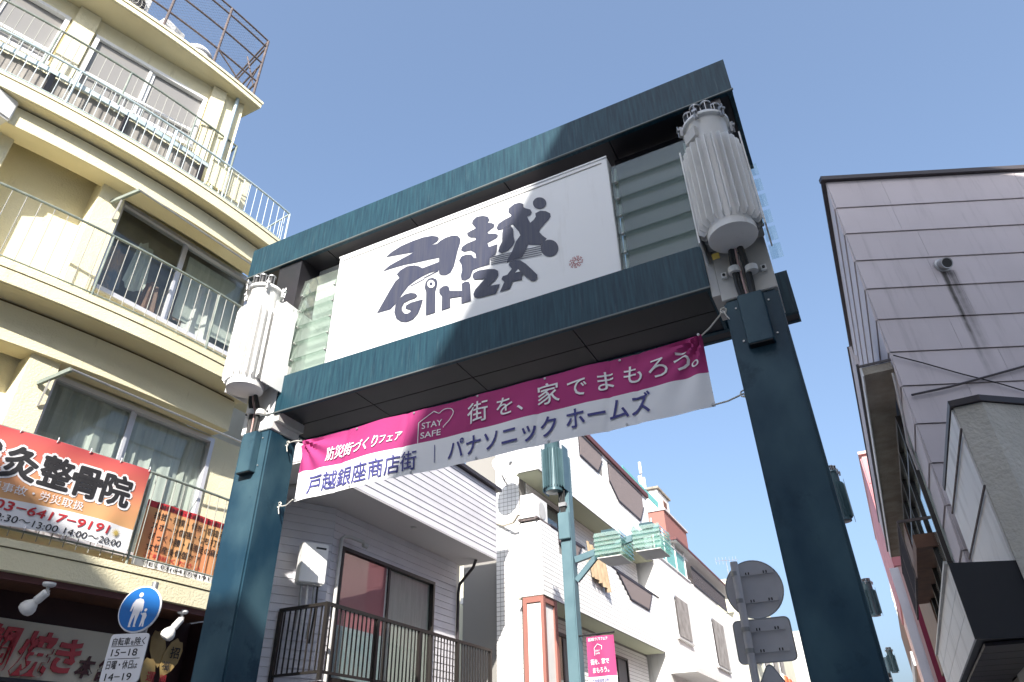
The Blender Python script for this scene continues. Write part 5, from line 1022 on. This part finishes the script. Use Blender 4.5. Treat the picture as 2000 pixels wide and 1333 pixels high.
g = MB(); [g.tube([(0.66, y, 4.1), (0.66, y, 4.95)], 0.012, 6) for y in (12.2, 14.0, 15.8)]; [g.bar((0.66, 12.2, z), (0.66, 15.8, z), 0.03, 0.03) for z in (4.1, 4.95)]; g.bar((0.66, 12.2, 4.95), (1.1, 12.2, 4.95), 0.04, 0.04); g.build('guard_rail', 'rust', RB)
g = MB()
for i in range(40): g.tube([(0.66, 12.2 + i * 0.09, 4.1), (0.66, 12.2 + i * 0.09, 4.95)], 0.004, 4)
tag(g.build('guard_wires', 'dark_trim', RB), kind='stuff')
g = MB(); g.tube([(1.08, 9.98, 6.4), (1.05, 10.2, 5.9), (1.02, 10.6, 5.6), (1.06, 10.95, 5.3)], 0.018, 8); g.build('hose', 'soffit_grey', RB, smooth=True)
# exhaust hood
T = thing('exhaust_hood', 'round steel exhaust hood on the lilac sheets above the soot run', 'vent', (2.27, 10.43, 8.19)); hc = c0 + fe * 1.243 + fn_ * 0.03 + Vector((0, 0, 8.19))
g = MB(); g.lathe([(0.115, 0), (0.125, 0.004), (0.12, 0.02), (0.095, 0.028), (0.09, 0.06)], hc, 24, fn_); g.build('flange', 'steel', T, smooth=True)
g = MB(); ax = (fn_ + Vector((0, 0, -0.35))).normalized(); g.lathe([(0.090, 0.02), (0.092, 0.10), (0.088, 0.135), (0.075, 0.13)], hc, 24, ax); g.build('hood', 'steel', T, smooth=True); g = MB(); g.lathe([(0.074, 0.128), (0.074, 0.131)], hc, 20, ax); g.build('opening', 'black', T)
# cables crossing the wall
q = lambda s, z, d=0.06: c0 + fe * s + fn_ * d + Vector((0, 0, z))
g = MB(); g.tube([q(0.0, 6.62), q(0.35, 6.48), q(0.8, 6.28), q(1.3, 6.08), q(2.0, 5.75)], 0.009, 6); tag(g.build('wall_cable', 'black', smooth=True), 'thin black cable sagging across the lilac sheets', 'cable', 'cables on the lilac wall')
g = MB(); g.tube([q(0.05, 5.98), q(0.6, 6.08), q(1.3, 6.25), q(2.2, 6.47)], 0.016, 6); tag(g.build('wall_cable', 'dark_trim', smooth=True), 'thick grey cable rising to the right across the lilac sheets', 'cable', 'cables on the lilac wall')
# stucco annex with dark coping and side straps
AN = thing('stucco_annex', 'grey pebble stucco annex with dark coping in front of the lilac building', 'annex', (2, 8, 0))
A = [(1.13, 9.40), (1.13, 6.97), (1.357, 6.96), (1.74, 7.26), (4.5, 8.9), (4.5, 10.9), (1.6, 10.0)]
g = MB(); g.prism([(x, y, 0) for x, y in A], (0, 0, 4.47)); g.build('wall', 'stucco_grey', AN)
g = MB(); g.prism([(x, y, 4.475) for x, y in ((1.10, 9.42), (1.10, 6.94), (1.35, 6.925), (1.76, 7.235), (4.55, 8.87), (4.55, 10.9), (1.6, 10.02))], (0, 0, 0.06)); g.build('coping', 'dark_trim', AN)
for y0, y1 in ((7.0, 8.28), (8.284, 9.39)): g = MB(); g.box(1.112, 1.128, y0, y1, 3.08, 4.465); g.build('side_panel', 'dirty_white', AN)
for z_ in (4.19, 3.66): g = MB(); g.tube([(1.095, 6.80, z_), (1.095, 9.40, z_)], 0.011, 6); g.build('side_strap', 'rust', AN)
SB = thing('sign_box', 'black fronted shop sign box with dirty white side panels at lower right', 'sign', (0.9, 8, 2.4))
g = MB(); g.prism([(0.645, 6.80, 2.495), (1.128, 6.985, 2.495), (1.30, 6.935, 2.495), (2.6, 7.55, 2.495), (2.6, 7.2, 2.495), (1.3, 6.90, 2.495)][:3] + [(1.128, 12.5, 2.495), (0.645, 12.5, 2.495)], (0, 0, 0.575)); g.build('box', 'black_panel', SB)
g = MB(); g.prism([(0.63, 6.78, 2.49), (1.75, 7.235, 2.49), (1.745, 7.25, 2.49), (0.63, 6.80, 2.49)], (0, 0, 0.585)); g.build('front_panel', 'black_panel', SB)
for k in range(3):
    for y0, y1 in ((6.80, 8.2), (8.2, 9.9), (9.9, 12.5)): g = MB(); g.box(0.628, 0.644, y0 + 0.004, y1, 2.493 + k * 0.194, 2.493 + (k + 1) * 0.194 - 0.005); g.build('side_panel', 'dirty_white', SB)
g = MB(); g.box(0.60, 0.627, 6.79, 12.5, 3.07, 3.095); g.build('side_gutter', 'grey_metal', SB)
T = thing('shop_underside', 'dark brown slatted ceiling under the black sign box', 'ceiling', (1.2, 8, 2.4))
for i in range(9): g = MB(); g.box(0.70, 1.12, 7.0 + i * 0.45, 7.43 + i * 0.45, 2.46, 2.485); g.build('slat', 'dark_trim', T)
core('shop_wall', 'concrete', T, 1.131, 1.25, 7.0, 12.5, 0, 2.45)
# ---- buildings beyond on the right
PB = thing('pink_building', 'pink clad building rising beyond the lilac sheets', 'building', (1.5, 24, 0)); core('wall', 'pale_pink', PB, 0.86, 6, 23.5, 34, 0, 10.3)
for z0 in (6.8, 7.65, 8.5, 9.35): core('pink_sheet', 'pink_wall', PB, 0.84, 1.6, 23.44, 23.498, z0, z0 + 0.83); 
for z0 in (6.8, 8.5): core('pink_sheet', 'pink_wall', PB, 0.80, 0.858, 23.46, 33.9, z0, z0 + 1.68)
core('coping', 'pale_pink', PB, 0.78, 1.8, 23.40, 34, 10.31, 10.40)
core('grey_strip', 'siding', PB, 0.66, 0.90, 23.42, 23.47, 0, 6.75); core('pink_strip', 'pale_pink', PB, 0.901, 0.985, 23.40, 23.47, 0, 6.75); core('crimson_panel', 'crimson', PB, 0.986, 1.5, 23.41, 23.47, 0, 6.75)
BB = thing('brick_building', 'far brown brick building beside the right gate post', 'building', (2, 50, 0)); core('wall', 'brick', BB, 1.15, 7, 46, 62, 0, 10.3); core('cornice', 'soffit_grey', BB, 1.05, 7, 45.9, 62, 6.6, 7.3); g = MB(); [g.bar((1.2, 46 + y, z), (1.2, 46 + y + 4, z), 0.05, 0.05) for y in (0, 4) for z in (10.8, 11.3, 11.8)]; [g.box(1.17, 1.23, 46 + i * 2, 46.06 + i * 2, 10.3, 11.8) for i in range(5)]; g.build('roof_rail', 'white_metal', BB)

# ================================================================ street poles with lamps
def lamp(T, c, dx):
    L = core('lamp_frame', 'teal_metal', T, c[0] - 0.13, c[0] + 0.13, c[1] - 0.30, c[1] + 0.30, c[2] + 0.28, c[2] + 0.34)
    for k in range(5):
        z = c[2] + 0.24 - k * 0.085
        for sx in (-1, 1):
            g = MB(); g.obox((c[0] + sx * 0.26, c[1], z), Vector((sx * 0.028, 0, -0.045)), Vector((0, 0.36, 0)), Vector((0.004, 0, 0.002))); g.build('glass_blade', 'lamp_glass', L)
            g = MB(); g.obox((c[0], c[1] + sx * 0.36, z), Vector((0, sx * 0.028, -0.045)), Vector((0.27, 0, 0)), Vector((0, 0.004, 0.002))); g.build('glass_blade', 'lamp_glass', L)
    g = MB(); g.box(c[0] - 0.24, c[0] + 0.24, c[1] - 0.34, c[1] + 0.34, c[2] - 0.20, c[2] - 0.185); g.build('diffuser', 'white_wall', L)
def street_pole(x, y, lab, side, banner=None, h=7.6, lam=True):
    T = thing('street_pole', lab, 'street pole', (x, y, 0), 'teal street poles')
    g = MB(); g.box(x - 0.115, x + 0.115, y - 0.13, y + 0.13, 0, h); g.build('pole', 'teal_light', T, bevel=0.02)
    if lam:
        g = MB(); g.bar((x + side * 0.13, y, 5.35), (x + side * 1.9, y, 5.72), 0.09, 0.12); g.bar((x + side * 0.13, y, 4.95), (x + side * 0.62, y, 5.40), 0.07, 0.10); g.build('lamp_arm', 'teal_light', T)
        lamp(T, (x + side * 0.95, y, 5.42), side); lamp(T, (x + side * 1.68, y + 0.15, 5.48), side)
    g = MB(); g.box(x - 0.12, x + 0.12, y - 0.20, y - 0.131, 5.75, 6.30); g.build('cover_box', 'teal_light', T, bevel=0.01)
    g = MB()
    for k in range(4): g.tube([(x - 0.06 + k * 0.04, y - 0.22, 6.75), (x - 0.05 + k * 0.03, y - 0.19, 6.5), (x - 0.05 + k * 0.03, y - 0.165, 6.25)], 0.016, 6)
    g.build('cable', 'black', T, smooth=True); g = MB(); g.box(x - 0.08, x + 0.08, y - 0.22, y - 0.131, 6.42, 6.50); g.build('clamp', 'steel', T)
    return T
SP = street_pole(-5.22, 13.0, 'teal street pole with glass bladed lamps and a magenta flag', 1)
transformer(-5.35, 12.72, 6.72, 'teal_metal', 'blue-grey finned transformer on the pole before the tiled building', 22)
SP2 = street_pole(-0.40, 18.2, 'teal street pole half hidden behind the right gate post', -1, lam=False); transformer(-0.13, 17.95, 6.72, 'teal_metal', 'blue-grey finned transformer peeking past the right gate post, nearer one', 16)
SP3 = street_pole(-0.45, 31, 'distant teal street pole behind the right gate post', -1, lam=False); transformer(-0.06, 30.8, 6.72, 'teal_metal', 'blue-grey finned transformer peeking past the right gate post, middle one', 12)
SP4 = street_pole(-0.3, 50, 'farthest teal street pole low beside the right gate post', -1, lam=False); transformer(0.05, 49.8, 6.72, 'teal_metal', 'blue-grey finned transformer peeking past the right gate post, farthest one', 12)
# magenta flag on the first pole
T = thing('pole_flag', 'magenta flag with white lettering hung from the teal street pole', 'flag', (-4.85, 12.95, 3.2)); fx0, fx1, fz0, fz1 = -4.97, -4.43, 3.05, 3.90
def fcl(p): return Vector((p[0], p[1] + 0.02 * math.sin((p[0]) * 14 + p[2] * 2), p[2]))
g = MB(); NX, NZ = 12, 20; vs = [tuple(fcl((fx0 + (fx1 - fx0) * i / NX, 12.95, fz1 - (fz1 - fz0) * j / NZ))) for j in range(NZ + 1) for i in range(NX + 1)]
g.v = vs; g.f = [(j * (NX + 1) + i, (j + 1) * (NX + 1) + i, (j + 1) * (NX + 1) + i + 1, j * (NX + 1) + i + 1) for j in range(NZ) for i in range(NX)]; g.mi = [0 if j < 16 else 1 for j in range(NZ) for i in range(NX)]; fc = g.build('cloth', ['rust_stain', 'banner_white'], T, smooth=True)
for body, x, z, w, h in (('防災街づくりフェア', fx0 + 0.04, 3.82, 0.38, 0.06), ('街を、家で', fx0 + 0.06, 3.42, 0.36, 0.10), ('まもろう。', fx0 + 0.09, 3.28, 0.32, 0.10), ('STAY', fx0 + 0.17, 3.63, 0.09, 0.04), ('SAFE', fx0 + 0.17, 3.585, 0.09, 0.04)): text('lettering', body, 'text_white', fc, (x, 12.945, z), (1, 0, 0), (0, 0, 1), w, h, bold=0.02, fn=fcl, lift=0.004)
text('lettering', '戸越銀座商店街', 'text_navy', fc, (fx0 + 0.06, 12.945, 3.12), (1, 0, 0), (0, 0, 1), 0.34, 0.07, bold=0.01, fn=fcl, lift=0.004)
stroke([(fx0 + 0.15, 3.57), (fx0 + 0.15, 3.70), (fx0 + 0.23, 3.76), (fx0 + 0.31, 3.72), (fx0 + 0.30, 3.66)], 0.01, 'text_white', fc, 12.938, fcl)
g = MB(); g.tube([(-5.22, 12.95, 3.93), (-4.40, 12.95, 3.94)], 0.016, 8); g.tube([(-5.22, 12.95, 3.02), (-4.6, 12.95, 3.02)], 0.014, 8); g.build('flag_arm', 'black', T)

# ================================================================ road sign backs right of centre
T = thing('road_sign_pole', 'grey steel pole carrying road signs seen from behind', 'pole', (-1.3, 8.16, 0)); g = MB(); g.tube([(-1.305, 8.14, 0), (-1.29, 8.14, 3.66)], 0.042, 14); g.build('pole', 'sign_back', T, smooth=True)
def plate_back(nm, lab, pts, clips):
    T = thing(nm, lab, 'road sign', (-1.1, 8.2, min(p[1] for p in pts)), 'road signs seen from behind'); g = MB(); g.prism([(x, 8.205, z) for x, z in pts], (0, 0.012, 0)); g.build('plate', 'sign_back', T)
    cx = sum(p[0] for p in pts) / len(pts); cz = sum(p[1] for p in pts) / len(pts); g = MB(); P_ = [(cx + (x - cx) * 1.012, cz + (z - cz) * 1.012) for x, z in pts]; g.tube([(x, 8.209, z) for x, z in P_ + P_[:1]], 0.008, 6); g.build('rim', 'steel', T, smooth=True)
    for z in clips:
        g = MB(); g.box(-1.36, -0.90, 8.186, 8.2045, z - 0.022, z + 0.022); r = g.build('rail', 'sign_back', T)
        g = MB(); [g.box(x - 0.006, x + 0.006, 8.181, 8.186, z - 0.015, z + 0.012) for x in (-1.19, -1.16, -1.00, -0.97)]; g.build('bolt', 'black', r)
        g = MB(); g.lathe([(0.046, 0), (0.046, 0.045)], (-1.297, 8.14, z - 0.022), 14); g.build('band', 'steel', r, smooth=True)
plate_back('round_sign', 'round grey sign back, topmost on the road sign pole', [(-1.137 + 0.30 * math.cos(a), 3.365 + 0.30 * math.sin(a)) for a in np.linspace(0, 6.2832, 41)[:-1]], (3.53, 3.24))
rq = []
for cx, cz, a0 in ((-0.90, 3.00, 0), (-1.38, 3.00, 1.5708), (-1.38, 2.68, 3.1416), (-0.90, 2.68, 4.7124)): rq += [(cx + 0.05 * math.cos(a0 + k * 0.3927), cz + 0.05 * math.sin(a0 + k * 0.3927)) for k in range(5)]
plate_back('square_sign', 'rounded rectangular grey sign back below the round one', rq, (2.95, 2.74))
plate_back('triangle_sign', 'triangular grey sign back at the lower edge', [(-1.14, 2.60), (-1.17, 2.585), (-1.46, 2.10), (-1.44, 2.06), (-0.84, 2.06), (-0.82, 2.10), (-1.11, 2.585)], (2.3,))
